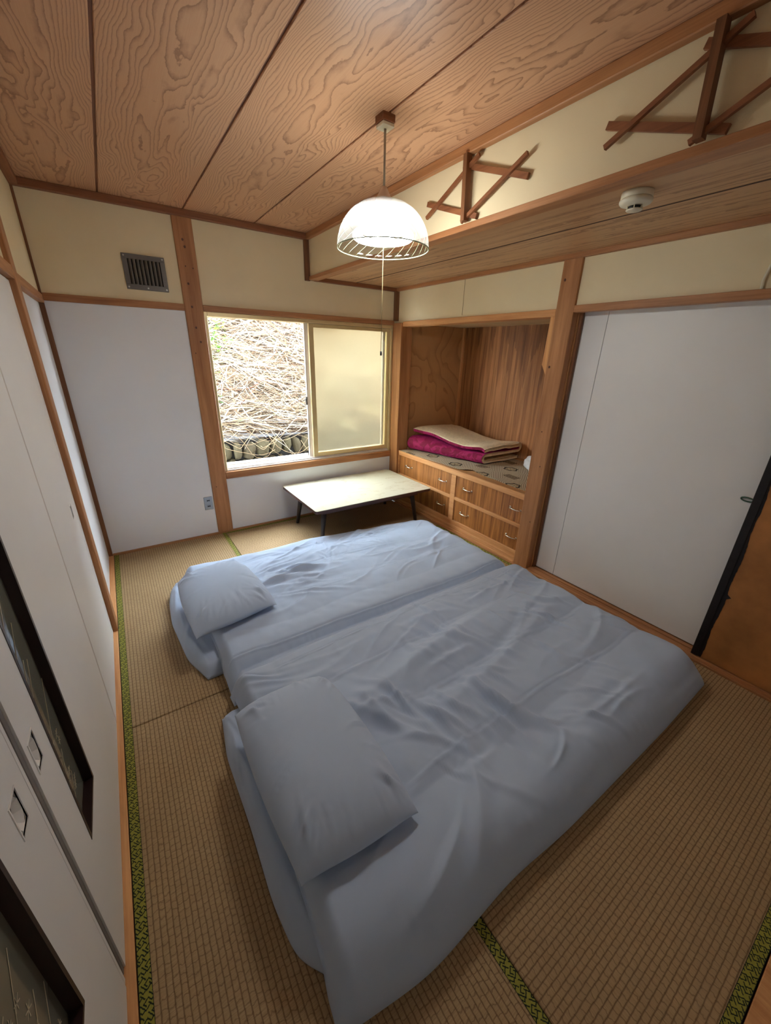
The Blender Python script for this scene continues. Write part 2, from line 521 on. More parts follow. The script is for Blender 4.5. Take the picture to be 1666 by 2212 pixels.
# window opening x 0.874..2.53, z 0.53..1.70
mbu = MB().box(-0.2, 3.5, YB, 0.16, 1.735, 2.6)
struct('wall_window', mbu, CREAM, 'cream plaster wall above the window and around the vent', 'wall')
mbl = MB().box(-0.2, 0.80, YB, 0.16, -0.16, 1.735).box(0.80, 2.53, YB, 0.16, -0.16, 0.50)
struct('wall_window_lower', mbl, WHITE, 'pale lilac lower panels of the window wall', 'wall')
struct('wall_left', MB().box(-0.2, -0.018, -3.62, YB, 1.735, 2.6), CREAM, 'cream plaster band above the left sliding doors', 'wall')
struct('wall_left_lower', MB().box(-0.2, -0.032, -0.95, YB, -0.16, 1.735),
       WHITE, 'narrow white wall panel between the corner post and the left door post', 'wall')
struct('wall_left_closet', MB().box(-0.2, -0.075, -3.62, -0.951, -0.16, 1.735), DARK, 'closet back behind the left sliding doors, coloured dark as shade in the gaps', 'wall')  # near-black colour stands in for shade in the gaps between the doors
struct('wall_soffit', MB().box(1.70, 1.76, -3.62, YB, 2.0, 2.6), CREAM, 'cream plaster drop wall carrying the two wooden lattice ornaments', 'wall')
mbr = MB().box(2.562, 2.70, -3.62, YB, 1.74, 2.6)
wr = struct('wall_right', mbr, CREAM, 'cream plaster band above the alcove and the right doors', 'wall')
link('panel_joint', MB().box(2.5605, 2.563, -0.861, -0.857, 1.757, 2.0), plain('joint_shadow', S(150, 132, 98), 0.8), wr)
struct('wall_front', MB().box(-0.2, 3.5, -3.66, -3.50, -0.16, 2.6), WHITE, 'white wall behind the camera, seen as a sliver at bottom right', 'wall')
struct('wall_right_outer', MB().box(2.70, 2.80, -3.62, -1.80, -0.16, 2.6), DARK, 'dark back of the closet behind the right doors', 'wall')
# alcove
alc = struct('wall_alcove', MB().box(3.42, 3.50, -1.90, YB, -0.16, 2.6), VENEER, 'dark streaked plywood back wall of the alcove', 'wall')
sidep = MB().box(2.66, 3.43, -0.022, YB, 0, 1.80)
placed('wall_alcove_side', sidep, PLY, (3.02, 0, 1.1), 'plywood side wall of the alcove beside the window', 'wall')
struct('wall_alcove_far', MB().box(2.60, 3.43, -1.80, -1.74, -0.16, 1.80), PLY, 'plywood side wall of the alcove behind the right post', 'wall')
struct('ceiling_alcove', MB().box(2.60, 3.43, -1.80, YB, 1.74, 1.80), plain('alcove_ceiling_board', S(196, 168, 128), 0.6), 'pale board ceiling inside the alcove', 'ceiling')
tag(link('trim_13', MB().box(3.396, 3.4205, -0.047, -0.0215, 0.557, 1.74, 0.002), PALE_Z), 'thin pale batten in the inner corner of the alcove', 'trim', kind='structure')

# ------------------------------------------------------------------ ceiling
ceil = struct('ceiling', MB().box(-0.2, 1.76, -3.62, 0.16, 2.316, 2.36), DARK, 'cedar board ceiling with dark joints over the room', 'ceiling')
for x0, x1 in ((-0.06, 0.372), (0.383, 0.822), (0.832, 1.281), (1.290, 1.72)):
    link('ceiling_board', MB().box(x0, x1, -3.6, 0.02, 2.30, 2.314, 0.002), BOARD, ceil, loc=((x0+x1)/2, -1.5, 2.30))
for x in (0.3775, 0.827, 1.2855):
    link('joint_strip', MB().box(x-0.006, x+0.006, -3.6, 0.02, 2.3065, 2.3155), BATTEN, ceil)
sof = struct('ceiling_lowered', MB().box(1.761, 2.561, -3.62, 0.012, 2.0262, 2.06), DARK, 'lowered cedar soffit over the alcove side', 'ceiling')
for x0, x1 in ((1.763, 2.110), (2.121, 2.561)):
    link('ceiling_board', MB().box(x0, x1, -3.6, 0.012, 2.02, 2.026), SOFFIT, sof, loc=((x0+x1)/2, -1.5, 2.02))
link('joint_strip', MB().box(2.1095, 2.1215, -3.6, 0.012, 2.0192, 2.0262), plain('groove_shade', S(70, 44, 28), .7), sof)  # dark strip painting in the shade of the groove between soffit boards
# roof over everything
struct('roof_slab', MB().box(-0.2, 3.5, -3.66, 0.30, 2.60, 2.70), DARK, 'dark roof slab closing the room above the ceiling', 'roof')

# ------------------------------------------------------------------ trims
TN = [0]
def trim(mb, mat, label, cat='trim', num=None):
    TN[0] += 1
    return tag(link('trim_%d' % (num or TN[0]), mb, mat), label, cat, kind='structure')
B = 0.003
postA = trim(MB().box(0.756, 0.876, 0.0, 0.10, 0.0, 2.27, B), POST_Z, 'broad cedar post left of the window with peg holes', 'post')
def peg(parent, pts, axis, rad=0.006):
    for x, y, z in pts:
        mb = MB()
        n = 10
        if axis == 1:
            ring = [(x+rad*math.cos(2*math.pi*k/n), z+1.15*rad*math.sin(2*math.pi*k/n)) for k in range(n)]
            mb.prism(ring, 1, y-0.0012, y+0.002)
        else:
            ring = [(y+rad*math.cos(2*math.pi*k/n), z+1.15*rad*math.sin(2*math.pi*k/n)) for k in range(n)]
            mb.prism(ring, 0, x-0.0012, x+0.002)
        link('peg_hole', mb, DARKPEG, parent)
DARKPEG = plain('dark_peg', S(84, 50, 34), 0.6)
peg(postA, [(.805, 0, 2.136), (.812, 0, 2.096), (.802, 0, 1.881), (.804, 0, 1.74), (.811, 0, 1.609), (.829, 0, 1.516)], 1, 0.007)
peg(postA, [(.80, 0, 1.984), (.845, 0, 1.976), (.784, 0, 1.44), (.79, 0, .42)], 1, 0.004)
postR = trim(MB().box(W, 2.645, -1.795, -1.677, 0.0, 2.0, B), POST_Z, 'broad cedar post between the alcove and the right white door', 'post')
peg(postR, [(W, -1.705, 1.894), (W, -1.70, 1.418)], 0, 0.007)
peg(postR, [(W, -1.728, 1.016), (W, -1.76, .785), (W, -1.76, .375)], 0, 0.004)
trim(MB().box(2.530, 2.66, -0.115, 0.10, 0.0, 1.735, B), POST_Z, 'cedar corner post between the window and the alcove', 'post')
trim(MB().box(2.528, 2.570, -0.026, 0.02, 1.755, 2.0, 0.002), DARKW_Z, 'thin dark corner strip above the window corner post', 'trim')
postL = trim(MB().box(-0.10, 0.0, -1.02, -0.925, 0.0, 2.27, B), POST_Z, 'cedar post beside the left sliding doors', 'post')
trim(MB().box(-0.035, -0.006, -0.002, 0.05, 0.0, 2.27, 0.002), DARKW_Z, 'thin cedar strip in the far left corner of the room', 'post')
# rails at lintel height
trim(MB().box(-0.006, 0.757, 0.0, 0.05, 1.713, 1.755, 0.002), POST_X, 'cedar rail across the window wall left of the broad post', 'rail')
trim(MB().box(0.875, 2.531, -0.004, 0.14, 1.719, 1.757, 0.002), POST_X, 'cedar lintel rail over the window', 'rail')
trim(MB().box(0.875, 2.531, -0.004, 0.16, 0.474, 0.532, 0.003), POST_X, 'cedar sill rail under the window', 'rail')
trim(MB().box(-0.06, -0.004, -0.926, 0.0, 1.70, 1.745, 0.002), POST_Y, 'short cedar rail on the left wall next to the corner', 'rail')
trim(MB().box(-0.075, -0.002, -3.50, -1.019, 1.705, 1.755, 0.002), POST_Y, 'cedar lintel rail over the left sliding doors', 'rail')
trim(MB().box(2.546, 2.66, -1.678, -0.114, 1.705, 1.745, 0.002), PALE_Y, 'pale cedar lintel over the alcove opening', 'rail')
trim(MB().box(W, 2.60, -3.50, -1.794, 1.720, 1.757, 0.002).box(2.60, 2.70, -3.50, -1.794, 1.728, 1.757), POST_Y, 'cedar lintel rail over the right sliding doors', 'rail')
trim(MB().box(2.612, 2.636, -1.815, -1.794, 0.012, 1.728, 0.002), DARKW_Z, 'thin jamb strip between the right post and the white door', 'trim')
trim(MB().prism([(-1.678, 1.705), (-1.640, 1.705), (-1.632, 1.43), (-1.678, 1.355)], 0, 2.560, 2.60), PALE_Z, 'pale wooden brace at the top of the right post inside the alcove', 'brace')
# ceiling mouldings
trim(MB().box(-0.02, 1.70, -0.028, 0.012, 2.262, 2.300, 0.003), DARKW_X, 'cedar moulding between the window wall and the ceiling', 'moulding')
trim(MB().box(-0.02, 0.022, -3.50, -0.027, 2.262, 2.300, 0.003), DARKW_Y, 'cedar moulding between the left wall and the ceiling', 'moulding')
trim(MB().box(1.668, 1.70, -3.50, -0.027, 2.262, 2.300, 0.003), POST_Y, 'cedar moulding between the drop wall and the ceiling', 'moulding')
trim(MB().box(1.690, 1.762, -3.50, 0.012, 1.995, 2.021, 0.002), POST_Y, 'cedar rail along the lower edge of the drop wall', 'rail')
trim(MB().box(1.661, 1.701, -0.012, 0.012, 1.990, 2.265, 0.002), DARKW_Z, 'thin upright strip where the drop wall meets the window wall', 'trim')
trim(MB().box(1.74, 2.562, -0.022, 0.012, 1.993, 2.0205, 0.002), DARKW_X, 'moulding between the window wall and the lowered soffit', 'moulding')
trim(MB().box(2.532, 2.562, -3.50, -0.021, 1.995, 2.0205, 0.002), POST_Y, 'moulding between the right wall and the lowered soffit', 'moulding')
# floor level strips
trim(MB().box(-0.07, -0.001, -3.50, -0.001, -0.05, 0.003, 0.002), PALE_Y, 'pale wooden threshold along the left sliding doors', 'threshold')
tag(link('baseboard_window', MB().box(-0.005, 2.53, -0.0035, 0.02, -0.05, 0.014, 0.002), wood('baseboard_wood', 0, S(176, 128, 82), S(140, 92, 54))), 'low wooden strip under the window wall panels', 'baseboard', kind='structure')
sill = MB().box(2.519, 2.70, -3.50, -0.12, -0.05, 0.003)
sill.box(2.519, 2.549, -3.50, -1.796, 0.003, 0.010, 0.002).box(2.556, 2.600, -3.50, -1.796, 0.003, 0.008, 0.001).box(2.606, 2.632, -3.50, -1.815, 0.003, 0.010, 0.001)
trim(sill, POST_Y, 'grooved cedar threshold along the right side of the room', 'threshold')
trim(MB().box(0.0, 2.52, -3.50, -3.458, -0.05, 0.004, 0.002), PALE_Y, 'wooden threshold along the wall behind the camera', 'threshold', num=40)

# ------------------------------------------------------------------ window
win = thing('window_1', 'aluminium sliding window slid open on the left, frosted pane on the right', 'window', (1.70, 0.07, 0.535), kind='structure')
fr = MB()
fr.box(0.876, 0.898, 0.012, 0.12, 0.533, 1.718, 0.002).box(2.508, 2.529, 0.012, 0.12, 0.533, 1.718, 0.002)
fr.box(0.898, 2.508, 0.012, 0.12, 1.690, 1.718, 0.002)
link('window_frame', fr, ALU, win)
tr_ = MB().box(0.898, 2.508, 0.012, 0.12, 0.533, 0.545, 0.001)
for y in (0.030, 0.056, 0.084, 0.112):
    tr_.box(0.898, 2.508, y-0.002, y+0.002, 0.545, 0.556)
tr_.box(0.898, 1.66, 0.116, 0.13, 0.533, 0.578, 0.001)
link('track', tr_, ALUW, win)
t = NT('frosted_glass')
rf = t.n('ShaderNodeBsdfRefraction'); rf.inputs['Roughness'].default_value = 0.30; rf.inputs['IOR'].default_value = 1.3
rf.inputs['Color'].default_value = (0.74, 0.70, 0.58, 1)
tl = t.n('ShaderNodeBsdfTranslucent'); tl.inputs[0].default_value = (0.55, 0.51, 0.40, 1)
gl = t.n('ShaderNodeBsdfGlossy'); gl.inputs['Roughness'].default_value = 0.3
m1 = t.n('ShaderNodeMixShader'); m1.inputs[0].default_value = 0.15
m2 = t.n('ShaderNodeMixShader'); m2.inputs[0].default_value = 0.05
t.t.links.new(rf.outputs[0], m1.inputs[1]); t.t.links.new(tl.outputs[0], m1.inputs[2])
t.t.links.new(m1.outputs[0], m2.inputs[1]); t.t.links.new(gl.outputs[0], m2.inputs[2])
t.t.links.new(m2.outputs[0], t.out.inputs[0])
bp = t.n('ShaderNodeBump'); bp.inputs['Strength'].default_value = 0.35; bp.inputs['Distance'].default_value = 0.002
t.put(t.noise(t.coord(), 140, 2), bp.inputs['Height'])
for nd in (rf, gl):
    t.t.links.new(bp.outputs[0], nd.inputs['Normal'])
FROST = t.m
def sash(name, x0, x1, y0, y1, mat, pane_y, both=True):
    z0, z1 = 0.557, 1.689
    mb = MB().box(x0, x0+0.045, y0, y1, z0, z1, 0.002).box(x1-0.028, x1, y0, y1, z0, z1, 0.002)
    mb.box(x0+0.045, x1-0.028, y0, y1, z0, z0+0.036, 0.002).box(x0+0.045, x1-0.028, y0, y1, z1-0.028, z1, 0.002)
    s = link(name, mb, mat, win)
    link('pane', MB().box(x0+0.044, x1-0.027, pane_y-0.0015, pane_y+0.0015, z0+0.035, z1-0.027), FROST if both else glass_thin('clear_glass'), s)
    return s
s1 = sash('sash', 1.684, 2.508, 0.034, 0.054, ALU, 0.044)
s2 = sash('sash', 1.652, 2.476, 0.060, 0.080, ALUW, 0.070, both=False)
lk = MB().box(1.640, 1.656, 0.058, 0.070, 1.03, 1.10, 0.002).box(1.634, 1.645, 0.050, 0.066, 1.06, 1.085, 0.002)
link('latch', lk, VENTM, s2)

# ------------------------------------------------------------------ doors on the left wall
def panel_holes(x0, x1, y0, y1, z0, z1, holes):
    ys = sorted({y0, y1, *[h[0] for h in holes], *[h[1] for h in holes]})
    zs = sorted({z0, z1, *[h[2] for h in holes], *[h[3] for h in holes]})
    mb = MB()
    # front/back faces with the holes left out, plus reveal faces
    def inh(y, z): return any(h[0] < y < h[1] and h[2] < z < h[3] for h in holes)
    for i in range(len(ys)-1):
        for k in range(len(zs)-1):
            if inh((ys[i]+ys[i+1])/2, (zs[k]+zs[k+1])/2): continue
            a, b, c, d_ = ys[i], ys[i+1], zs[k], zs[k+1]
            mb.add([(x1, a, c), (x1, b, c), (x1, b, d_), (x1, a, d_)], [(0, 1, 2, 3)])
            mb.add([(x0, a, c), (x0, b, c), (x0, b, d_), (x0, a, d_)], [(3, 2, 1, 0)])
    def rim(a, b, c, d_):
        mb.add([(x0, a, c), (x1, a, c), (x1, b, c), (x0, b, c), (x0, a, d_), (x1, a, d_), (x1, b, d_), (x0, b, d_)],
               [(0, 1, 2, 3), (4, 7, 6, 5), (0, 4, 5, 1), (3, 2, 6, 7)])
    rim(y0, y1, z0, z1)
    for h in holes: rim(*h)
    return mb
SLOTGLASS = NT('dark_smoked_glass')
SLOTGLASS = SLOTGLASS.fin(S(112, 112, 100), 0.06, 0.0, 0.9)
ETCH = plain('etched_line', S(176, 164, 138), 0.6)
DX = -0.022
def pull(parent, yc, zc, hw=0.019, hh=0.034):
    x = DX
    # octagonal cup sunk in the rectangular cut-out
    n = 8
    outer = []; inner = []
    for k in range(n):
        a = 2*math.pi*(k+0.5)/n
        ca, sa = math.cos(a), math.sin(a)
        mxy = max(abs(ca), abs(sa))
        outer.append((yc+hw*0.92*ca/mxy*(0.86 if abs(abs(ca)-abs(sa)) < .5 else 1), zc+hh*0.92*sa/mxy*(0.86 if abs(abs(ca)-abs(sa)) < .5 else 1)))
        inner.append((yc+hw*0.55*ca, zc+hh*0.6*sa))
    vs = [(x-0.001, y, z) for y, z in outer]+[(x-0.012, y, z) for y, z in inner]
    fs = [(k, (k+1) % n, n+(k+1) % n, n+k) for k in range(n)]+[tuple(range(n, 2*n))]
    rectv = [(x-0.001, yc-hw, zc-hh), (x-0.001, yc+hw, zc-hh), (x-0.001, yc+hw, zc+hh), (x-0.001, yc-hw, zc+hh)]
    mb = MB().add(vs, fs)
    p = link('finger_pull', mb, DOORW, parent)
    # raised thin rim
    r = MB()
    for a, b, c, d_ in ((yc-hw-.003, yc-hw, zc-hh-.003, zc+hh+.003), (yc+hw, yc+hw+.003, zc-hh-.003, zc+hh+.003), (yc-hw, yc+hw, zc-hh-.003, zc-hh), (yc-hw, yc+hw, zc+hh, zc+hh+.003)):
        r.box(x-0.002, x+0.0015, a, b, c, d_)
    link('pull_rim', r, DOORW, p)
    k_ = MB().box(x-0.016, x-0.0125, yc-hw, yc+hw, zc-hh, zc+hh)
    link('pull_back', k_, plain('pull_back_grey', S(150, 142, 138), .6), p)
def door(name, y0, y1, label, pulls, slot=None):
    holes = [(yc-hw, yc+hw, zc-hh, zc+hh) for yc, zc, hw, hh in pulls]
    if slot: holes.append(slot)
    dd = struct(name, panel_holes(DX-0.03, DX, y0, y1, 0.006, 1.700, holes), DOORW, label, 'door')
    for yc, zc, hw, hh in pulls: pull(dd, yc, zc, hw, hh)
    if slot:
        a, b, c, d_ = slot
        f = MB()
        e = 0.010
        f.box(DX-0.028, DX+0.001, a, a+e, c, d_).box(DX-0.028, DX+0.001, b-e, b, c, d_)
        f.box(DX-0.028, DX+0.001, a+e, b-e, c, c+e).box(DX-0.028, DX+0.001, a+e, b-e, d_-e, d_)
        link('slot_frame', f, BROWNTRIM, dd)
        g = link('glass_pane', MB().box(DX-0.024, DX-0.020, a+e, b-e, c+e, d_-e), SLOTGLASS, dd)
        rng = random.Random(int(abs(a)*1000))
        ln = MB()
        ay, by, az, bz = a+e+.003, b-e-.003, c+e+.01, d_-e-.01
        zz = az
        while zz < bz-0.12:
            L = rng.uniform(.07, .16)
            ys_ = rng.uniform(ay, ay+0.06)
            p = Vector((DX-0.0195, ys_, zz)); q = Vector((DX-0.0195, min(by, ys_+L*0.75), min(bz, zz+L)))
            ln.bar(p, q, 0.0022, 0.0006, (1, 0, 0))
            zz += rng.uniform(.05, .10)
        for k in range(26):
            cy, cz = rng.uniform(ay+.015, by-.015), rng.uniform(az+.02, bz-.02)
            for ang in (0.3, 1.35, 2.4):
                dv = Vector((0, math.cos(ang), math.sin(ang)))*rng.uniform(.007, .014)
                cc_ = Vector((DX-0.0196, cy, cz))
                ln.bar(cc_-dv, cc_+dv, 0.0016, 0.0005, (1, 0, 0))
        tag(link('etched_lines', ln, ETCH, g), kind='stuff')
    return dd
struct('door_1', MB().box(DX-0.03, DX, -1.083, -1.021, 0.006, 1.700, 0.001), DOORW, 'narrow white filler strip beside the left door post', 'door panel')
door('door_2', -1.690, -1.087, 'plain white sliding door nearest the left post with a small finger pull', [(-1.195, 0.787, 0.014, 0.028)])
struct('door_3', MB().box(DX-0.03, DX, -1.701, -1.693, 0.006, 1.700, 0.001), ALUW, 'thin pale edge strip between the first two white doors', 'door panel')
d4 = door('door_4', -2.540, -1.704, 'white sliding door with an upright dark glass slot, farther of the two', [(-2.500, 0.752, 0.020, 0.036)], (-2.420, -2.235, 0.345, 1.45))
link('edge_seal', MB().box(DX-0.030, DX-0.003, -2.560, -2.5405, 0.008, 1.698, 0.003), GREYRUB, d4)
d5 = door('door_5', -3.44, -2.583, 'white sliding door with an upright dark glass slot, nearer to the camera', [(-2.645, 0.775, 0.020, 0.036)], (-2.92, -2.737, 0.372, 1.45))
link('edge_strip', MB().box(DX-0.030, DX-0.001, -2.5795, -2.5655, 0.008, 1.698, 0.002), DOORW, d5)

# ------------------------------------------------------------------ doors on the right wall
d6 = struct('door_6', MB().box(2.640, 2.665, -1.955, -1.802, 0.012, 1.727, 0.001).box(2.640, 2.665, -2.93, -1.9575, 0.012, 1.727, 0.001), DOORW,
            'tall white sliding door right of the broad cedar post', 'door')
d7 = struct('door_7', MB().box(2.566, 2.592, -3.45, -2.884, 0.012, 1.719, 0.001), BROWNDOOR, 'worn brown board sliding door at the right edge', 'door')
rng = random.Random(5)
edge = MB().box(2.560, 2.594, -2.886, -2.853, 0.011, 1.7195, 0.002)
zs = np.linspace(0.012, 1.718, 130)
wv = [0.010+0.005*math.sin(zz*4.1)+.003*math.sin(zz*23)+rng.uniform(-.0012, .0015)+(0.016 if rng.random() < .025 else 0) for zz in zs]
vs = []; fs = []
for zz, ww in zip(zs, wv):
    vs += [(2.5645, -2.8855, zz), (2.5645, -2.8855-ww, zz)]
for i in range(len(zs)-1):
    fs.append((2*i, 2*i+2, 2*i+3, 2*i+1))
edge.add(vs, fs)
link('black_edge', edge, BLACKTAPE, d7)
ring = [(2.638+0.0-0.006*abs(math.sin(k/12*math.pi)), -2.822+0.026*math.cos(k/12*2*math.pi), 0.872+0.009*math.sin(k/12*2*math.pi)) for k in range(13)]
tag(link('cord_loop', MB().tube(ring, 0.0035, 6), plain('green_cord', S(64, 92, 74), 0.7), None, True), 'small green cord loop on the white door next to the black edge', 'cord')
cab_pts = [(2.556, -2.625, 1.757), (2.555, -2.622, 1.79), (2.556, -2.630, 1.84), (2.557, -2.655, 1.90), (2.557, -2.68, 1.995)]
tag(link('wall_cable', MB().tube(cab_pts, 0.006, 8), IVORY, None, True), 'white cable on the cream wall above the right lintel, at the edge of the picture', 'cable')

# ------------------------------------------------------------------ vent, outlet, smoke detector
v = thing('vent_grille', 'grey metal louvred vent high on the wall left of the window', 'vent', (0.554, YB, 1.817))
x0, x1, z0, z1 = 0.436, 0.675, 1.817, 2.015
link('vent_frame', MB().box(x0, x1, 0.002, YB+.001, z0, z0+0.03, .001).box(x0, x1, 0.002, YB+.001, z1-0.028, z1, .001).box(x0, x0+0.028, 0.002, YB+.001, z0+.03, z1-.028, .001).box(x1-0.028, x1, 0.002, YB+.001, z0+.03, z1-.028, .001), VENTM, v)
link('vent_back', MB().box(x0+.02, x1-.02, 0.010, YB+.001, z0+.02, z1-.02), DARK, v)
ns = 8
for k in range(ns):
    xa = x0+0.030+(x1-x0-0.060)*k/ns
    wd = (x1-x0-0.060)/ns
    link('slat', MB().prism([(xa, 0.0095), (xa+wd*.25, -0.002), (xa+wd*0.55, -0.006), (xa+wd*0.80, -0.004), (xa+wd*.86, 0.0095)], 2, z0+.03, z1-.028), VENTM, v)
for sx, sz in ((x0+.012, z0+.012), (x1-.012, z0+.012), (x0+.012, z1-.012), (x1-.012, z1-.012), ((x0+x1)/2, z0+.012)):
    n = 10
    link('screw', MB().prism([(sx+.005*math.cos(2*math.pi*k/n), sz+.005*math.sin(2*math.pi*k/n)) for k in range(n)], 1, 0.0, 0.003), SCREW, v)
v = thing('power_outlet', 'steel double power outlet low on the wall left of the broad post', 'outlet', (0.712, YB, 0.231))
link('plate', MB().box(0.680, 0.745, 0.006, YB+.001, 0.231, 0.342, 0.002), GREYM, v)
for zc in (0.262, 0.311):
    s_ = link('socket', MB().box(0.697, 0.729, 0.004, 0.007, zc-0.016, zc+0.016, 0.001), GREYM, v)
    link('slot', MB().box(0.702, 0.709, 0.0032, 0.0045, zc-0.006, zc+0.006).box(0.717, 0.724, 0.0032, 0.0045, zc-0.006, zc+0.006).box(0.702, 0.724, 0.0034, 0.0045, zc-0.004, zc+0.004), BLACK, s_)
c = (1.905, -2.372, 2.02)
v = thing('smoke_detector', 'round ivory smoke detector under the lowered soffit', 'smoke detector', c)
link('detector_base', MB().lathe([(0, 0), (.050, 0), (.051, -.004), (.051, -.017), (.047, -.020), (0, -.020)], c, 40), IVORY, v, True)
link('detector_body', MB().lathe([(0, -.0201), (.049, -.0201), (.053, -.024), (.053, -.030), (.048, -.036), (.030, -.041), (.026, -.042), (0, -.042)], c, 40), IVORY, v, True)
link('sensor_slit', MB().lathe([(0, -.0421), (.022, -.0421), (.022, -.050), (0, -.050)], c, 32), BLACK, v, True)
fins = MB()
for k in range(6):
    a = 2*math.pi*k/6+.4
    fins.bar((c[0]+.026*math.cos(a), c[1]+.026*math.sin(a), c[2]-.041), (c[0]+.024*math.cos(a), c[1]+.024*math.sin(a), c[2]-.051), .003, .003, (-math.sin(a), math.cos(a), 0))
link('sensor_fins', fins, IVORY, v)
link('detector_cap', MB().lathe([(0, -.0502), (.024, -.0502), (.027, -.052), (.024, -.055), (0, -.056)], c, 32), IVORY, v, True)

# ------------------------------------------------------------------ lattice ornaments on the drop wall
def ornament(dy, label):
    v = thing('lattice_ornament', label, 'wall ornament', (1.70, -1.75+dy, 2.02), 'wooden lattice ornaments on the drop wall')
    n = (1, 0, 0)
    x = 1.690
    link('upright_bar', MB().bar((1.672, -1.748+dy, 2.0225), (1.672, -1.736+dy, 2.2615), 0.022, .030, n), DARKW_Z, v)
    link('cross_bar', MB().bar((x, -1.462+dy, 2.152), (x, -1.805+dy, 2.032), 0.021, .012, n), DARKW_Y, v)
    link('cross_bar', MB().bar((x, -1.700+dy, 2.237), (x, -2.058+dy, 2.104), 0.021, .012, n), DARKW_Y, v)
    link('slanting_bar', MB().bar((x-.0125, -1.472+dy, 2.092), (x-.0125, -1.800+dy, 2.243), 0.0145, .012, n), DARKW_Y, v)
    link('slanting_bar', MB().bar((x-.0125, -1.722+dy, 2.026), (x-.0125, -2.052+dy, 2.172), 0.0145, .012, n), DARKW_Y, v)
ornament(0, 'brown wooden lattice ornament on the drop wall, the farther one behind the lamp')
ornament(-0.886, 'brown wooden lattice ornament on the drop wall, the nearer one at top right')

# ------------------------------------------------------------------ pendant lamp
LX, LY = 1.284, -1.685
lamp = thing('pendant_lamp', 'lit glass dome pendant lamp hanging from the ceiling on a cord', 'lamp', (LX, LY, 2.30))
link('ceiling_block', MB().box(LX-.028, LX+.028, LY-.028, LY+.028, 2.276, 2.3065, .002), DARKW_X, lamp)
link('ceiling_rose', MB().box(LX-.026, LX+.026, LY-.026, LY+.026, 2.262, 2.276, .003), IVORY, lamp)
link('cord', MB().tube([(LX, LY, 2.262), (LX, LY, 2.082)], .0045, 8), plain('grey_cord', S(170, 160, 146), .6), lamp, True)
link('lamp_cap', MB().lathe([(.0, .046), (.010, .045), (.018, .030), (.030, .008), (.034, 0), (.0, 0)], (LX, LY, 2.040), 32), plain('cap_plastic', S(214, 190, 172), .5), lamp, True)
GLASSD = glass_thin('dome_glass', (.93, .96, .95, 1), .07, .12)
_t = GLASSD.node_tree
_tc = _t.nodes.new('ShaderNodeTexCoord'); _sx = _t.nodes.new('ShaderNodeSeparateXYZ'); _mr = _t.nodes.new('ShaderNodeMapRange')
_t.links.new(_tc.outputs['Object'], _sx.inputs[0]); _t.links.new(_sx.outputs[2], _mr.inputs[0])
_mr.inputs[1].default_value = 1.885-2.30; _mr.inputs[2].default_value = 1.945-2.30; _mr.inputs[3].default_value = .05; _mr.inputs[4].default_value = .11
_frost = [n for n in _t.nodes if n.type == 'MIX_SHADER'][-1]
_t.links.new(_mr.outputs[0], _frost.inputs[0])
prof = []
nP = 26
for k in range(nP):
    a = math.pi/2*k/(nP-1)
    prof.append((.190*math.sin(a)**0.93, .166*math.cos(a)))
prof.append((.1905, -.004))
def ribbed(prof, seg=192, rib=26, tw=1.1, amp=.0003):
    mb = MB(); vs = []; fs = []
    for i, (r, z) in enumerate(prof):
        for k in range(seg):
            th = 2*math.pi*k/seg
            g = math.cos((th+tw*z/.17)*rib)
            rr = r+amp*(max(0, g)**6)*min(1, r/.08)
            vs.append((LX+rr*math.cos(th), LY+rr*math.sin(th), 1.878+z))
    for i in range(len(prof)-1):
        for k in range(seg):
            k2 = (k+1) % seg
            fs.append((i*seg+k, i*seg+k2, (i+1)*seg+k2, (i+1)*seg+k))
    return mb.add(vs, fs)
shade = link('lamp_shade', ribbed(prof), GLASSD, lamp, True)
GLASSE = plain('dome_glass_edge', S(160, 172, 140), .2, 0, .6)
rim = MB().tube([(LX+.1905*math.cos(2*math.pi*k/64), LY+.1905*math.sin(2*math.pi*k/64), 1.874) for k in range(65)], .0022, 6, cap=False)
link('shade_rim', rim, GLASSE, shade, True)
ribs = MB()
for k in range(26):
    pts = []
    for j in range(10):
        a = math.pi/2*(0.66+0.34*j/9)
        r = .1895*math.sin(a)**0.93; z = .166*math.cos(a)
        th = 2*math.pi*k/26-1.1*z/.17
        pts.append((LX+r*math.cos(th), LY+r*math.sin(th), 1.878+z))
    ribs.tube(pts, [.0002]+[.0005]*8+[.0001], 4)
link('shade_ribs', ribs, GLASSE, shade, True)
t = NT('lit_tube')
em = t.n('ShaderNodeEmission'); em.inputs[0].default_value = (1.0, .985, .955, 1); em.inputs[1].default_value = LAMP
t.t.links.new(em.outputs[0], t.out.inputs[0])
LIT = t.m
def torus(c, Rr, r, segs=48, s2=12):
    return MB().tube([(c[0]+Rr*math.cos(2*math.pi*k/segs), c[1]+Rr*math.sin(2*math.pi*k/segs), c[2]) for k in range(segs+1)], r, s2, cap=False)
link('light_tube', torus((LX, LY, 1.920), .112, .0145), LIT, lamp, True)
link('light_tube', torus((LX, LY, 1.945), .080, .0145), LIT, lamp, True)
link('reflector', MB().lathe([(.0, .030), (.062, .026), (.095, .010), (.112, -.004), (.110, -.006), (.093, .007), (.060, .022), (.0, .026)], (LX, LY, 1.968), 40), plain('white_enamel', S(244, 244, 240), .35), lamp, True)
link('tube_holder', MB().lathe([(0, .02), (.03, .016), (.045, -.01), (.035, -.022), (0, -.026)], (LX, LY, 1.965), 32), plain('holder_white', S(240, 240, 236), .4), lamp, True)
link('pull_cord', MB().tube([(LX+.002, LY, 1.943), (LX+.001, LY, 1.7), (LX, LY, 1.478)], .0012, 6), plain('pull_string', S(150, 136, 96), .8), lamp, True)
link('cord_knob', MB().tube([(LX, LY, 1.480), (LX, LY, 1.462)], .0045, 8), BLACK, lamp, True)

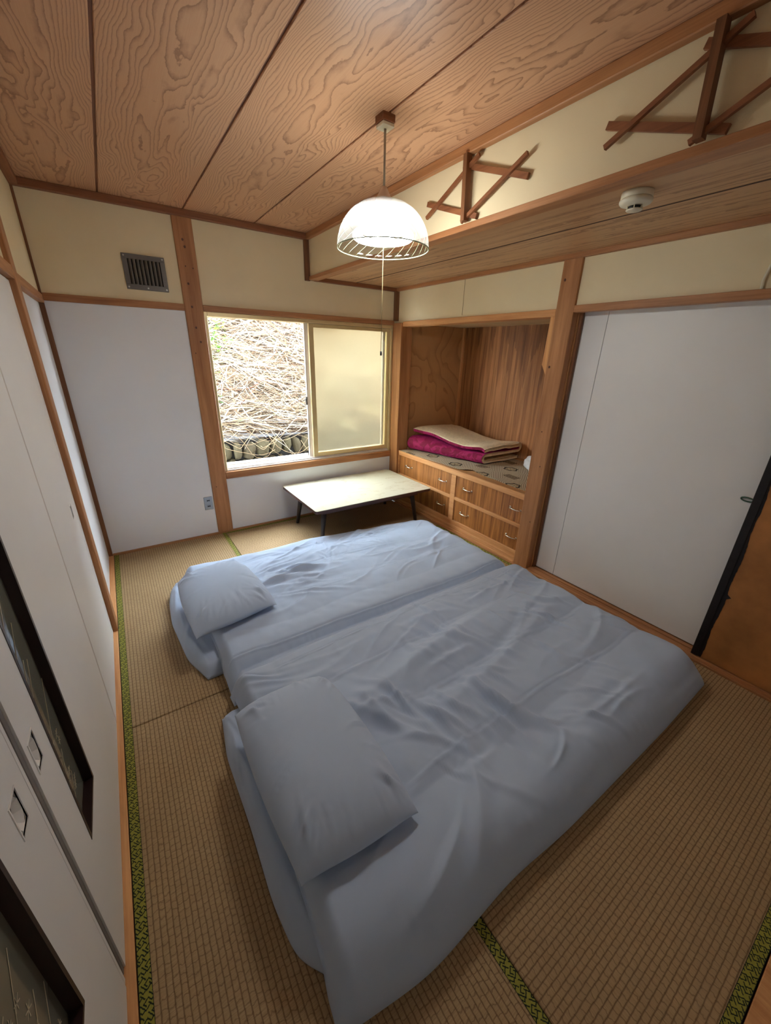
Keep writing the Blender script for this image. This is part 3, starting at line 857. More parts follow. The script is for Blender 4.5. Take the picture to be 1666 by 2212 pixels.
# ------------------------------------------------------------------ chest of drawers in the alcove
CX = 2.552
ch = thing('drawer_chest', 'built-in wooden chest of four long drawers under the alcove', 'drawer chest', (2.9, -0.9, 0.003))
YL, YR = -0.117, -1.676
f = MB()
f.box(CX, CX+.03, YR, YL, .512, .556, .002)
f.box(CX+.0005, CX+.03, -.972, -.914, .095, .512, .002)
f.box(CX+.0005, CX+.03, YR, -.972, .290, .318, .002).box(CX+.0005, CX+.03, -.914, YL, .290, .318, .002)
f.box(CX, CX+.03, YR, YL, .052, .096, .002)
f.box(CX+.0005, CX+.03, -.128, YL, .096, .512)
f.box(CX-.012, CX+.03, YR, YL, .003, .018, .002).box(CX-.004, CX+.03, YR, YL, .018, .034, .002).box(CX-.008, CX+.03, YR, YL, .036, .051, .002)
link('chest_frame', f, PALE_Y, ch)
link('chest_top', MB().box(CX+.002, 3.417, YR, -0.026, .545, .5565), PLY, ch)
link('chest_carcass', MB().box(CX+.05, 3.345, YR, -0.12, .003, .544), DARK, ch)
DW = [(-.912, -.130, .320, .510, (-.293, -.800)), (-.912, -.130, .098, .288, (-.293, -.796)), (-1.674, -.974, .320, .510, (-1.113, -1.610)), (-1.674, -.974, .098, .288, (-1.104, -1.610))]
for y0, y1, z0, z1, hs in DW:
    d_ = link('drawer', MB().box(CX+.010, CX+.045, y0, y1, z0, z1, .002), TEAK, ch)
    for yc in hs:
        zc = .423 if z0 > .3 else .196
        pts = [(CX+.009, yc-.048, zc), (CX-.008, yc-.046, zc), (CX-.014, yc-.030, zc-.001), (CX-.015, yc, zc-.001), (CX-.014, yc+.030, zc-.001), (CX-.008, yc+.046, zc), (CX+.009, yc+.048, zc)]
        hmb = MB().tube(pts, [.0045, .004, .0045, .0062, .0045, .004, .0045], 8)
        for s_ in (-.047, .047):
            hmb.box(CX+.006, CX+.0102, yc+s_-.007, yc+s_+.007, zc-.008, zc+.008, .001)
        link('handle', hmb, CHROME, d_, True)

# ------------------------------------------------------------------ rug on the chest
def front_x(y):
    ys = [-.13, -.3, -.6, -.9, -1.0, -1.06, -1.15, -1.3, -1.45, -1.672]
    xs = [2.556, 2.560, 2.578, 2.592, 2.602, 2.672, 2.650, 2.628, 2.622, 2.618]
    return np.interp(-y, [-q for q in ys], xs)
nu, nv = 60, 140
V = []
for i in range(nu+1):
    for j in range(nv+1):
        y = -.122-(1.672-.122)*j/nv
        fx = float(front_x(y)); x = fx+(3.33-fx)*i/nu
        d_ = (x-fx)
        zz = .5595+.012*math.exp(-((y+1.02+.25*d_)/.045)**2)*math.exp(-(d_/.25)**2)+.006*math.exp(-((y+1.33-.5*d_)/.05)**2)*math.exp(-(d_/.35)**2)+.004*math.exp(-((y+.75)/.06)**2)*math.exp(-(d_/.1)**2)
        V.append((x, y, zz))
nn = len(V)
Fq = [(i*(nv+1)+j, (i+1)*(nv+1)+j, (i+1)*(nv+1)+j+1, i*(nv+1)+j+1) for i in range(nu) for j in range(nv)]
V += [(x, y, z-.0025) for x, y, z in V]
F2 = Fq+[tuple(k+nn for k in f[::-1]) for f in Fq]
for i in range(nu):
    F2.append((i*(nv+1), i*(nv+1)+nn, (i+1)*(nv+1)+nn, (i+1)*(nv+1))); a = i*(nv+1)+nv; b = (i+1)*(nv+1)+nv; F2.append((b, b+nn, a+nn, a))
for j in range(nv):
    F2.append((j+1, j+1+nn, j+nn, j)); a = nu*(nv+1)+j; F2.append((a, a+nn, a+1+nn, a+1))
tag(grid_obj('patterned_rug', V, F2, RUG, loc=(2.9, -.9, .5575)), 'beige and black patterned rug spread on top of the drawer chest', 'rug')

# ------------------------------------------------------------------ folded blanket
def vnoise(x, y, seed, scale):
    x, y = np.asarray(x, float), np.asarray(y, float)
    rs = np.random.RandomState(seed); g = rs.rand(64, 64)*2-1
    X, Y = np.asarray(x)*scale+100, np.asarray(y)*scale+100
    xi, yi = np.floor(X).astype(int), np.floor(Y).astype(int); fx, fy = X-xi, Y-yi
    fx = fx*fx*fx*(fx*(fx*6-15)+10); fy = fy*fy*fy*(fy*(fy*6-15)+10)
    G = lambda a, b: g[a % 64, b % 64]
    return (G(xi, yi)*(1-fx)+G(xi+1, yi)*fx)*(1-fy)+(G(xi, yi+1)*(1-fx)+G(xi+1, yi+1)*fx)*fy
BT = .030
ny = 72
rows = []
for j in range(ny+1):
    s = j/ny
    y = -.165-(.80)*s
    xf = 2.715+.21*s; xb = 3.215+.155*s
    z1 = .570+BT/2
    z2 = z1+.060+.012*math.cos(s*math.pi*1.2)
    rise = np.interp(s, [0, .18, .5, .72, .9, 1], [.112, .104, .066, .056, .072, .078])
    z3 = z2+rise
    z2 += .6*max(0, rise-.058)
    pts = []
    for k in range(14): pts.append((xb+(xf-xb)*k/13-.02, z1))
    rc = (z2-z1)/2
    for k in range(1, 9):
        a = math.pi*k/9
        pts.append((xf-.02-rc*math.sin(a)*1.1, z1+rc-rc*math.cos(a)))
    for k in range(14): pts.append((xf-.02+(xb-xf)*k/13, z2))
    rc = (z3-z2)/2
    for k in range(1, 9):
        a = math.pi*k/9
        pts.append((xb-.02+rc*math.sin(a)*.8, z2+rc-rc*math.cos(a)))
    xe = xf+.0+.025*math.sin(s*5)
    for k in range(22):
        u_ = k/21
        zz = z3+.016*u_*math.sin(math.pi*u_)-.010*u_**4+.006*float(vnoise(u_*.5, s*.8, 3, 9))
        if s > .93: zz -= .02*((s-.93)/.07)**2
        pts.append((xb-.02+(xe-xb)*u_, zz))
    P = np.array(pts)
    T = np.gradient(P, axis=0); T /= np.linalg.norm(T, axis=1)[:, None]
    N = np.stack([-T[:, 1], T[:, 0]], -1)       # left of travel: plush side
    bump = np.array([.003*float(vnoise(k*.1, s*3, 8, 4)) for k in range(len(P))])
    A = P+N*(BT/2+bump)[:, None]; Bq = P-N*(BT/2)
    rows.append((y, A, Bq))
npt = len(rows[0][1])
V = []; F_m = []; F_c = []
for y, A, Bq in rows:
    V += [(p[0], y, p[1]) for p in A]+[(p[0], y, p[1]) for p in Bq]
st_ = 2*npt
for j in range(ny):
    for k in range(npt-1):
        a = j*st_+k
        F_m.append((a, a+1, a+st_+1, a+st_))
        b = j*st_+npt+k
        F_c.append((b, b+st_, b+st_+1, b+1))
    a = j*st_; F_m.append((a, a+st_, a+st_+npt, a+npt))
    a = j*st_+npt-1; F_m.append((a, a+npt, a+npt+st_, a+st_))
for j in (0, ny):
    for k in range(npt-1):
        a = j*st_+k
        F_c.append((a, a+npt, a+npt+1, a+1))
tag(grid_obj('folded_blanket', V, F_m+F_c, [MAROON, FLEECE], loc=(3.05, -.55, .566), mi=[0]*len(F_m)+[1]*len(F_c)),
    'maroon plush blanket folded with its cream fleece side up in the alcove', 'blanket')
# white bag half hidden behind the right post
bmx = bmesh.new(); bmesh.ops.create_icosphere(bmx, subdivisions=4, radius=1)
for vv in bmx.verts:
    p = vv.co
    nz = float(vnoise(p.x*1.3+p.z, p.y*1.3-p.z, 21, 2.2))*.16+float(vnoise(p.x+p.z*2, p.y*2, 22, 6))*.05
    q = p*(1+nz)
    vv.co = Vector((3.13+q.x*.11, -1.37+q.y*.125, max(.5615, .625+q.z*.085)))
tag(link('plastic_bag', MB().bm(bmx), BAGW, None, True, loc=(3.13, -1.37, .561)), 'crumpled white bag on the rug, half hidden by the right post', 'bag')

# ------------------------------------------------------------------ low table
TZ = .345
tb = thing('low_table', 'low table with a stained cream top and dark splayed legs under the window', 'table', (1.905, -.385, 0))
def rrect(x0, x1, y0, y1, r, n=5):
    pts = []
    for cx, cy, a0 in ((x1-r, y1-r, 0), (x0+r, y1-r, 90), (x0+r, y0+r, 180), (x1-r, y0+r, 270)):
        for k in range(n+1):
            a = R(a0+90*k/n); pts.append((cx+r*math.cos(a), cy+r*math.sin(a)))
    return pts
tx0, tx1, ty0, ty1 = 1.337, 2.478, -.745, -.022
link('tabletop', MB().prism(rrect(tx0, tx1, ty0, ty1, .022), 2, TZ-.004, TZ), LAMINATE, tb)
link('top_edge', MB().prism(rrect(tx0+.001, tx1-.001, ty0+.001, ty1-.001, .021), 2, TZ-.026, TZ-.0042), TABLEEDGE, tb)
link('apron', MB().box(tx0+.09, tx1-.09, ty0+.085, ty0+.105, TZ-.075, TZ-.026).box(tx0+.09, tx1-.09, ty1-.105, ty1-.085, TZ-.075, TZ-.026).box(tx0+.09, tx0+.11, ty0+.105, ty1-.105, TZ-.075, TZ-.026).box(tx1-.11, tx1-.09, ty0+.105, ty1-.105, TZ-.075, TZ-.026), TABLEEDGE, tb)
for sx, sy in ((-1, -1), (1, -1), (-1, 1), (1, 1)):
    cx, cy = (tx0+tx1)/2, (ty0+ty1)/2
    top = (cx+sx*.440, cy+sy*.232, TZ-.028); bot = (cx+sx*.487, cy+sy*.262, .001)
    link('leg', MB().tube([top, tuple((a+b)/2 for a, b in zip(top, bot)), bot], [.023, .019, .015], 12), DARKLEG, tb, True)

# ------------------------------------------------------------------ bedding
def sstep(a, b, x):
    t_ = np.clip((x-a)/(b-a), 0, 1); return t_*t_*(3-2*t_)
def edge_param(n, e=.10):
    # grid values concentrated near both ends
    t_ = np.linspace(0, 1, n)
    return t_-e/ (2*math.pi)*np.sin(2*math.pi*t_)*1.0 if e else t_
def curve(pts, n_t):
    p = np.array(pts, float)
    d_ = np.r_[0, np.cumsum(np.linalg.norm(np.diff(p, axis=0), axis=1))]; d_ /= d_[-1]
    # Catmull-Rom style smoothing by dense linear plus box filter
    tt = np.linspace(0, 1, 400)
    q = np.stack([np.interp(tt, d_, p[:, k]) for k in range(2)], -1)
    ker = np.hanning(61); ker /= ker.sum()
    pad = np.concatenate([2*q[0]-q[1:31][::-1], q, 2*q[-1]-q[-31:-1][::-1]])
    qs = np.stack([np.convolve(pad[:, k], ker, 'valid') for k in range(2)], -1)
    return np.stack([np.interp(n_t, tt, qs[:, k]) for k in range(2)], -1)
def coons(south, north, west, east, nu, nv, e=.6):
    u = edge_param(nu, e); v = edge_param(nv, e)
    Sx, Nx = curve(south, u), curve(north, u)
    Wx, Ex = curve(west, v), curve(east, v)
    c00, c10, c01, c11 = [(a+b)/2 for a, b in ((Sx[0], Wx[0]), (Sx[-1], Ex[0]), (Nx[0], Wx[-1]), (Nx[-1], Ex[-1]))]
    U, Vv = np.meshgrid(u, v, indexing='ij')
    P = (1-Vv)[..., None]*Sx[:, None]+Vv[..., None]*Nx[:, None]+(1-U)[..., None]*Wx[None]+U[..., None]*Ex[None]
    P -= ((1-U)*(1-Vv))[..., None]*c00+(U*(1-Vv))[..., None]*c10+((1-U)*Vv)[..., None]*c01+(U*Vv)[..., None]*c11
    return P, U, Vv
def shell(name, P, top, bot, mat, label, cat, group=None):
    nu, nv = top.shape
    loc = (float(P[..., 0].mean()), float(P[..., 1].mean()), float(bot.min()))
    V1 = np.concatenate([P, top[..., None]], -1).reshape(-1, 3)
    V2 = np.concatenate([P, bot[..., None]], -1).reshape(-1, 3)
    i, j = np.meshgrid(np.arange(nu-1), np.arange(nv-1), indexing='ij')
    k = (i*nv+j).ravel()
    F1 = np.stack([k, k+nv, k+nv+1, k+1], -1)
    nn = nu*nv
    F2_ = F1[:, ::-1]+nn
    # stitch the rim
    rim_ = [ii*nv for ii in range(nu)]+[(nu-1)*nv+jj for jj in range(1, nv)]+[ii*nv+nv-1 for ii in range(nu-2, -1, -1)]+[jj for jj in range(nv-2, 0, -1)]
    F3 = [(rim_[a], rim_[a-1], rim_[a-1]+nn, rim_[a]+nn) for a in range(len(rim_))]
    o = grid_obj(name, np.concatenate([V1, V2]), F1.tolist()+F2_.tolist()+F3, mat, loc=loc)
    bm = bmesh.new(); bm.from_mesh(o.data)
    bmesh.ops.remove_doubles(bm, verts=bm.verts, dist=1e-5)
    bmesh.ops.recalc_face_normals(bm, faces=bm.faces)
    bm.to_mesh(o.data); bm.free()
    return tag(o, label, cat, group)
def edge_d(U, V, Lx, Ly, k=30.0):
    ds = np.stack([U*Lx, (1-U)*Lx, V*Ly, (1-V)*Ly])
    return ds
def rnd_prof(d_, r):
    q = np.clip(d_/r, 0, 1); return np.sqrt(np.clip(1-(1-q)**2, 0, 1))

def folds(X, Y, items):
    H = np.zeros_like(X)
    for cx, cy, ang, L, wd, amp, cur in items:
        c_, s_ = math.cos(ang), math.sin(ang)
        dx, dy = X-cx, Y-cy
        a_ = dx*c_+dy*s_; b_ = -dx*s_+dy*c_-cur*a_*a_
        q = b_/wd
        H += 2.0*amp*np.exp(-(a_/L)**2)*(np.exp(-np.abs(q)**1.4)-0.45*np.exp(-((q-1.5)/1.0)**2))
    return H

# mattresses: (far, near) futons
def mattress_top(X, Y, spec):
    x0, x1, y0, y1, h = spec
    d_ = np.minimum(np.minimum(X-x0, x1-X), np.minimum(Y-y0, y1-Y))
    return np.where(d_ > 0, h, 0)
MA = (.30, 2.20, -1.655, -.76, .075)
MBs = (.34, 2.22, -2.84, -1.935, .075)
def smooth_box(X, Y, x0, x1, y0, y1, s):
    return sstep(-s, s, X-x0)*sstep(-s, s, x1-X)*sstep(-s, s, Y-y0)*sstep(-s, s, y1-Y)

def mattress(spec, west, label, seed):
    x0, x1, y0, y1, h = spec
    P, U, V = coons([west[0], (x0+.25, y0-.004), (x1, y0)], [west[-1], (x0+.25, y1+.003), (x1, y1)], west, [(x1, y0), (x1+.01, (y0+y1)/2), (x1, y1)], 150, 90, .75)
    ds = edge_d(U, V, x1-x0, y1-y0)
    pr = rnd_prof(ds[0], .05)*rnd_prof(ds[1], .05)*rnd_prof(ds[2], .05)*rnd_prof(ds[3], .05)
    X, Y = P[..., 0], P[..., 1]
    rs = np.random.RandomState(seed)
    it = [(x0+rs.uniform(.0, .10), rs.uniform(y0+.05, y1-.05), math.pi/2+rs.uniform(-.35, .35), rs.uniform(.06, .2), rs.uniform(.006, .014), rs.uniform(.001, .0035), rs.uniform(-1, 1)) for _ in range(16)]
    top = .006+(h-.006)*pr+(folds(X, Y, it)+.004*vnoise(X, Y, seed, 6))*sstep(0, .3, pr)*pr
    bot = np.full_like(top, .0015)
    inner = np.minimum.reduce(list(ds)) > 1e-6
    return shell('futon_mattress', P, np.where(inner, top, .02), np.where(inner, bot, .02), FABRIC, label, 'futon mattress')
mattress(MA, [(.345, -1.662), (.285, -1.48), (.257, -1.15), (.268, -.93), (.290, -.80), (.335, -.760)], 'blue-grey futon mattress lying on the tatami nearer the window', 11)
mattress(MBs, [(.40, -2.842), (.345, -2.77), (.330, -2.63), (.333, -2.42), (.326, -2.12), (.350, -1.935)], 'blue-grey futon mattress lying on the tatami nearer the camera', 12)

def support(X, Y):
    a_ = smooth_box(X, Y, MA[0]-.02, MA[1]+.02, MA[2]-.02, MA[3]+.02, .025)*(MA[4]+.008)
    b_ = smooth_box(X, Y, MBs[0]-.02, MBs[1]+.02, MBs[2]-.02, MBs[3]+.02, .025)*(MBs[4]+.008)
    c_ = smooth_box(X, Y, .43, 2.24, -1.97, -1.70, .05)*.106
    return np.maximum(np.maximum(a_, b_), c_)+.003
DUV = {}
def duvet(key, S_, N_, W_, E_, T, items, label, seed, tubes, rE, seams):
    P, U, V = coons(S_, N_, W_, E_, 330, 200, .55)
    X, Y = P[..., 0], P[..., 1]
    ds = edge_d(U, V, 2.0, 1.15)
    rW, rEa, rS, rN = rE
    pr = rnd_prof(ds[0], rW)*rnd_prof(ds[1], rEa)*rnd_prof(ds[2], rS)*rnd_prof(ds[3], rN)
    h = .010*vnoise(X, Y, seed, 3.2)+.005*vnoise(X, Y, seed+1, 8)+.0022*vnoise(X, Y, seed+2, 19)
    # long soft channels of the filling
    vv = V*tubes
    h += (.010 if key == 'A' else .018)*(np.abs(np.sin(math.pi*(vv+.15*vnoise(X, Y, seed+4, 2.5))))-.6)
    h += folds(X, Y, items)
    for v0, x0_, x1_, a_ in seams:
        line = v0+.010*np.sin(X*3.1+seed)+.008*vnoise(X, X*0, seed+7, 4)
        q = (V-line)*1.15/.0045
        h += 1.8*a_*(np.exp(-q*q)-.6*np.exp(-((q-2.0)/1.3)**2))*sstep(x0_-.05, x0_+.05, X)*sstep(-.05, .05, x1_-X)
    fade = sstep(.0, .05, np.minimum.reduce(list(ds)))
    # small gathers along the sewn rim
    g = np.sin(Y*150+4*vnoise(X, Y, seed+9, 9))*.0022*np.exp(-(ds[1]/.05)**2)+np.sin(X*120+5*vnoise(X, Y, seed+8, 9))*.0014*np.exp(-(ds[2]/.05)**2)+np.sin(Y*110+4*vnoise(X, Y, seed+9, 9))*.0018*np.exp(-(ds[0]/.05)**2)
    bot = support(X, Y)
    h *= 1.0
    top = bot*(1-sstep(.02, .10, np.minimum.reduce(list(ds))))+T*pr
    top = np.maximum(bot+.006, T*pr+.012)+(h+g)*fade*sstep(0, .6, pr)
    top = np.maximum(top, bot+.004)
    inner = np.minimum.reduce(list(ds)) > 1e-6
    mid = bot+.006
    DUV[key] = (X, Y, top)
    return shell('duvet', P, np.where(inner, top, mid), np.where(inner, bot, mid), FABRIC, label, 'duvet')

rs = np.random.RandomState(4)
itA = []
for _ in range(46):   # across-running creases on the middle and near the pillow
    itA.append((rs.uniform(.7, 2.2), rs.uniform(-1.6, -.85), rs.uniform(-.35, .75), rs.uniform(.06, .22), rs.uniform(.006, .02), rs.uniform(.0015, .0055), rs.uniform(-1.5, 1.5)))
for _ in range(22):
    a_ = rs.uniform(-.5, .5)
    itA.append((.85+rs.uniform(0, .25), -1.2+a_*.6, a_*.9, rs.uniform(.08, .22), rs.uniform(.008, .018), rs.uniform(.003, .008), rs.uniform(-.6, .6)))
for _ in range(16):
    itA.append((rs.uniform(1.2, 1.75), rs.uniform(-1.15, -.88), rs.uniform(-1.4, 1.4), rs.uniform(.03, .08), rs.uniform(.004, .008), rs.uniform(.002, .0045), rs.uniform(-4, 4)))
duvet('A', [(.412, -1.842), (.75, -1.822), (1.15, -1.826), (1.8, -1.826), (2.345, -1.826)],
      [(.388, -.650), (.60, -.668), (.80, -.690), (1.5, -.700), (1.9, -.770), (2.2, -.815), (2.36, -.885)],
      [(.412, -1.842), (.415, -1.55), (.402, -1.2), (.395, -.9), (.388, -.650)],
      [(2.345, -1.826), (2.36, -1.6), (2.335, -1.2), (2.36, -.885)],
      .145, itA, 'blue-grey duvet spread over the far futon next to the low table', 31, 5, (.05, .14, .10, .15), [(.055, .42, 2.3, .004), (.36, .9, 2.2, .0028), (.62, .8, 2.2, .0028), (.83, .6, 2.1, .0022)])
itB = []
for k in range(15):    # deep folds radiating from the pillow's right edge
    itB.append((.84+.034*k+rs.uniform(-.02, .02), -2.38-.020*k+rs.uniform(-.09, .09), math.pi/2+.45-.02*k+rs.uniform(-.25, .25), rs.uniform(.09, .19), rs.uniform(.012, .024), rs.uniform(.006, .013), rs.uniform(-1.2, 1.2)))
for _ in range(52):
    itB.append((rs.uniform(.9, 2.3), rs.uniform(-2.85, -1.95), math.pi/2+.5+rs.uniform(-.45, .45), rs.uniform(.05, .16), rs.uniform(.008, .022), rs.uniform(.002, .0075), rs.uniform(-2, 2)))
for _ in range(24):
    itB.append((rs.uniform(.6, 2.2), rs.uniform(-2.9, -1.95), rs.uniform(-.15, .5), rs.uniform(.08, .3), rs.uniform(.010, .026), rs.uniform(.002, .007), rs.uniform(-1, 1)))
itB += [(1.25, -2.22, .16, .5, .05, .016, .0), (1.55, -2.42, .2, .45, .04, .012, .05), (.95, -2.80, .9, .18, .03, .014, .5), (.80, -2.86, .5, .14, .02, .010, 1.0),
        (.50, -1.97, -.5, .09, .016, .012, 1.5), (.47, -1.93, -.7, .08, .012, .010, 2.0), (.54, -2.02, -.35, .09, .014, .010, 1.0), (1.32, -2.86, .4, .07, .010, .008, 2)]
duvet('B', [(.378, -2.945), (.62, -2.985), (.75, -2.978), (.95, -2.968), (1.2, -2.985), (1.9, -2.992), (2.36, -2.985)],
      [(.405, -1.842), (.75, -1.812), (1.15, -1.810), (1.8, -1.810), (2.37, -1.816)],
      [(.378, -2.945), (.395, -2.75), (.412, -2.4), (.418, -2.05), (.405, -1.842)],
      [(2.36, -2.985), (2.385, -2.7), (2.36, -2.3), (2.37, -1.816)],
      .160, itB, 'blue-grey wrinkled duvet spread over the near futon', 47, 4, (.06, .13, .13, .07), [(.28, .8, 2.25, .0035), (.50, .95, 2.2, .0035), (.74, .7, 2.1, .003), (.90, .6, 2.2, .0025)])

def sample_top(X, Y):
    z = support(X, Y)-.003
    for k in DUV:
        xs_, ys_, tz = DUV[k]
        sub = slice(None, None, 6)
        a_, b_, c_ = xs_[sub, sub].ravel(), ys_[sub, sub].ravel(), tz[sub, sub].ravel()
        for idx in np.ndindex(X.shape):
            d2 = (a_-X[idx])**2+(b_-Y[idx])**2
            near = np.where(d2 < .035**2)[0]
            if len(near):
                z[idx] = max(z[idx], c_[near].max())
    return z
def pillow(cs, label, seed, zoff, T):
    # corners: near-head, near-foot, far-foot, far-head ; each (x, y)
    (a0, a1, a2, a3) = [np.array(c_, float) for c_ in cs]
    ctr = (a0+a1+a2+a3)/4
    def side(p, q, bow):
        mid = (p+q)/2; n_ = mid-ctr; n_ /= np.linalg.norm(n_)
        pts = [p+(q-p)*t_+n_*bow*math.sin(math.pi*t_)-(0) for t_ in np.linspace(0, 1, 9)]
        return pts
    Sd, Nd, Wd, Ed = side(a0, a1, .012), side(a3, a2, .004), side(a0, a3, .016), side(a1, a2, .010)
    P, U, V = coons(Sd, Nd, Wd, Ed, 70, 100, .6)
    X, Y = P[..., 0], P[..., 1]
    k = 10
    cx_, cy_ = X[::k, ::k], Y[::k, ::k]
    sup = sample_top(cx_, cy_)
    # bilinear back to the full grid
    gi = np.arange(X.shape[0])/k; gj = np.arange(X.shape[1])/k
    i0 = np.minimum(gi.astype(int), sup.shape[0]-2); j0 = np.minimum(gj.astype(int), sup.shape[1]-2)
    fi = np.clip(gi-i0, 0, 1)[:, None]; fj = np.clip(gj-j0, 0, 1)[None]
    S4 = (sup[i0][:, j0]*(1-fi)+sup[i0+1][:, j0]*fi)*(1-fj)+(sup[i0][:, j0+1]*(1-fi)+sup[i0+1][:, j0+1]*fi)*fj
    plane = zoff
    pr = (1-np.abs(2*U-1)**3.2)**.62*(1-np.abs(2*V-1)**3.6)**.62
    droop = -.020*(np.abs(2*U-1)**4)*(np.abs(2*V-1)**4)
    seam = np.maximum(plane+droop, S4+.006)
    rs_ = np.random.RandomState(seed)
    it = []
    for _ in range(34):
        e = rs_.randint(4); t_ = rs_.uniform(.05, .95)
        p0, p1 = [(a0, a1), (a1, a2), (a2, a3), (a3, a0)][e]
        q = p0+(p1-p0)*t_; dirv = ctr-q; q = q+dirv*rs_.uniform(.08, .25)
        it.append((q[0], q[1], math.atan2(dirv[1], dirv[0])+rs_.uniform(-.4, .4), rs_.uniform(.03, .08), rs_.uniform(.004, .010), rs_.uniform(.0008, .0028), rs_.uniform(-2, 2)))
    for c_ in (a0, a1, a2, a3):
        dirv = ctr-c_
        for s_ in (-.35, 0, .35):
            q = c_+dirv*.28
            it.append((q[0], q[1], math.atan2(dirv[1], dirv[0])+s_, .06, .009, .0035, 0))
    top = seam+T*pr+(folds(X, Y, it)+.004*vnoise(X, Y, seed, 7))*sstep(.1, .5, pr)
    bot = np.maximum(S4+.004, seam-.065*pr)
    top = np.maximum(top, bot+.003)
    ds = np.minimum.reduce([U, 1-U, V, 1-V]) > 1e-6
    return shell('pillow', P, np.where(ds, top, seam), np.where(ds, bot, seam), FABRIC, label, 'pillow')
pillow([(.336, -1.575), (.752, -1.505), (.698, -.945), (.332, -.995)], 'blue-grey pillow on the far bed, smaller in view', 5, .208, .085)
pillow([(.390, -2.725), (.748, -2.752), (.742, -2.130), (.378, -2.118)], 'blue-grey pillow on the near bed, larger in view', 6, .225, .095)

# ------------------------------------------------------------------ outside the window
GROUND = plain('damp_soil', S(96, 80, 60), .9, 0, .2, .2, 6)
SOIL = plain('leaf_mould_slope', S(48, 36, 26), .9, 0, .2, .25, 9)
STONE = NT('mossy_stone')
t = STONE
co = t.coord()
rnd = t.n('ShaderNodeObjectInfo').outputs['Random']
n1 = t.noise(co, 22, 5, .65)
cc = t.ramp(n1, [(.3, S(40, 35, 26)), (.6, S(80, 71, 52)), (.75, S(112, 102, 78))])
cc = t.mix(t.math('MULTIPLY', rnd, .5), cc, S(66, 62, 40))
t.bump(n1, .5, .01)
STONE = t.fin(cc, .9, 0, .2)
ground = tag(link('ground', MB().box(-3, 7, .16, 1.30, -.5, -.25), GROUND), 'strip of dark soil between the house and the stone wall', 'ground', kind='structure')
WY = .98
sw = tag(link('stone_wall', MB().box(-1.2, 4.6, WY+.06, WY+.40, -.4, .58), plain('wall_mortar', S(22, 19, 15), .95)), 'mossy dry stone retaining wall below the slope outside the window', 'retaining wall', kind='structure')
protos = []
for k in range(5):
    bmx = bmesh.new(); bmesh.ops.create_icosphere(bmx, subdivisions=2, radius=1)
    for vv in bmx.verts:
        p = vv.co.copy()
        nz = float(vnoise(p.x*1.1+k*3, p.y*1.1+p.z, 60+k, 1.6))*.22
        pw = Vector([math.copysign(abs(c_)**.8, c_) for c_ in p])
        vv.co = pw*(1+nz)
    me = bpy.data.meshes.new('stone'); bmx.to_mesh(me); bmx.free()
    me.materials.append(STONE)
    me.polygons.foreach_set('use_smooth', [True]*len(me.polygons))
    protos.append(me)
rng = random.Random(9)
zrow = -.20
while zrow < .44:
    hgt = rng.uniform(.17, .21)
    x = .30+rng.uniform(0, .1)
    while x < 3.3:
        wd = rng.uniform(.10, .16)
        o = bpy.data.objects.new('stone', rng.choice(protos)); COL.objects.link(o)
        o.parent = sw
        o.location = (x+wd/2, WY+.06+rng.uniform(-.012, .02), zrow+hgt/2+rng.uniform(-.02, .02))
        o.rotation_euler = (rng.uniform(-.15, .15), rng.uniform(-.3, .3), rng.uniform(-.3, .3))
        o.scale = (wd*rng.uniform(.42, .52), .085, hgt*rng.uniform(.44, .54))
        x += wd*1.02
    zrow += hgt*.98
# slope
SL = math.tan(R(47))
nx_, ny_ = 70, 60
xs = np.linspace(-2.5, 6.5, nx_); ys = np.linspace(WY+.10, 7.5, ny_)
GX, GY = np.meshgrid(xs, ys, indexing='ij')
def slope_z(X, Y):
    return .60+(Y-(WY+.10))*SL+.10*vnoise(X, Y, 71, 1.3)*np.clip((Y-WY)/.5, 0, 1)+.04*vnoise(X, Y, 72, 4)
GZ = slope_z(GX, GY)
V = np.stack([GX.ravel(), GY.ravel(), GZ.ravel()], -1)
F = [(i*ny_+j, (i+1)*ny_+j, (i+1)*ny_+j+1, i*ny_+j+1) for i in range(nx_-1) for j in range(ny_-1)]
tag(grid_obj('hillside', V, F, SOIL), 'steep overgrown bank rising behind the stone wall outside', 'hillside', kind='structure')
def blade_material(name, stops, rough=.8):
    t = NT(name)
    at = t.n('ShaderNodeAttribute', attribute_name='tone')
    return t.fin(t.ramp(at.outputs['Fac'], stops), rough, 0, .2)
STRAW = blade_material('straw_stems', [(0, S(36, 25, 18)), (.4, S(74, 55, 38)), (.75, S(120, 102, 78)), (1, S(172, 162, 144))])
SASA = blade_material('dry_leaves', [(0, S(76, 54, 36)), (.35, S(128, 112, 90)), (.85, S(200, 196, 190)), (1, S(100, 112, 50))])
GREEN = blade_material('green_leaves', [(0, S(28, 54, 14)), (.6, S(64, 104, 24)), (1, S(120, 150, 44))])
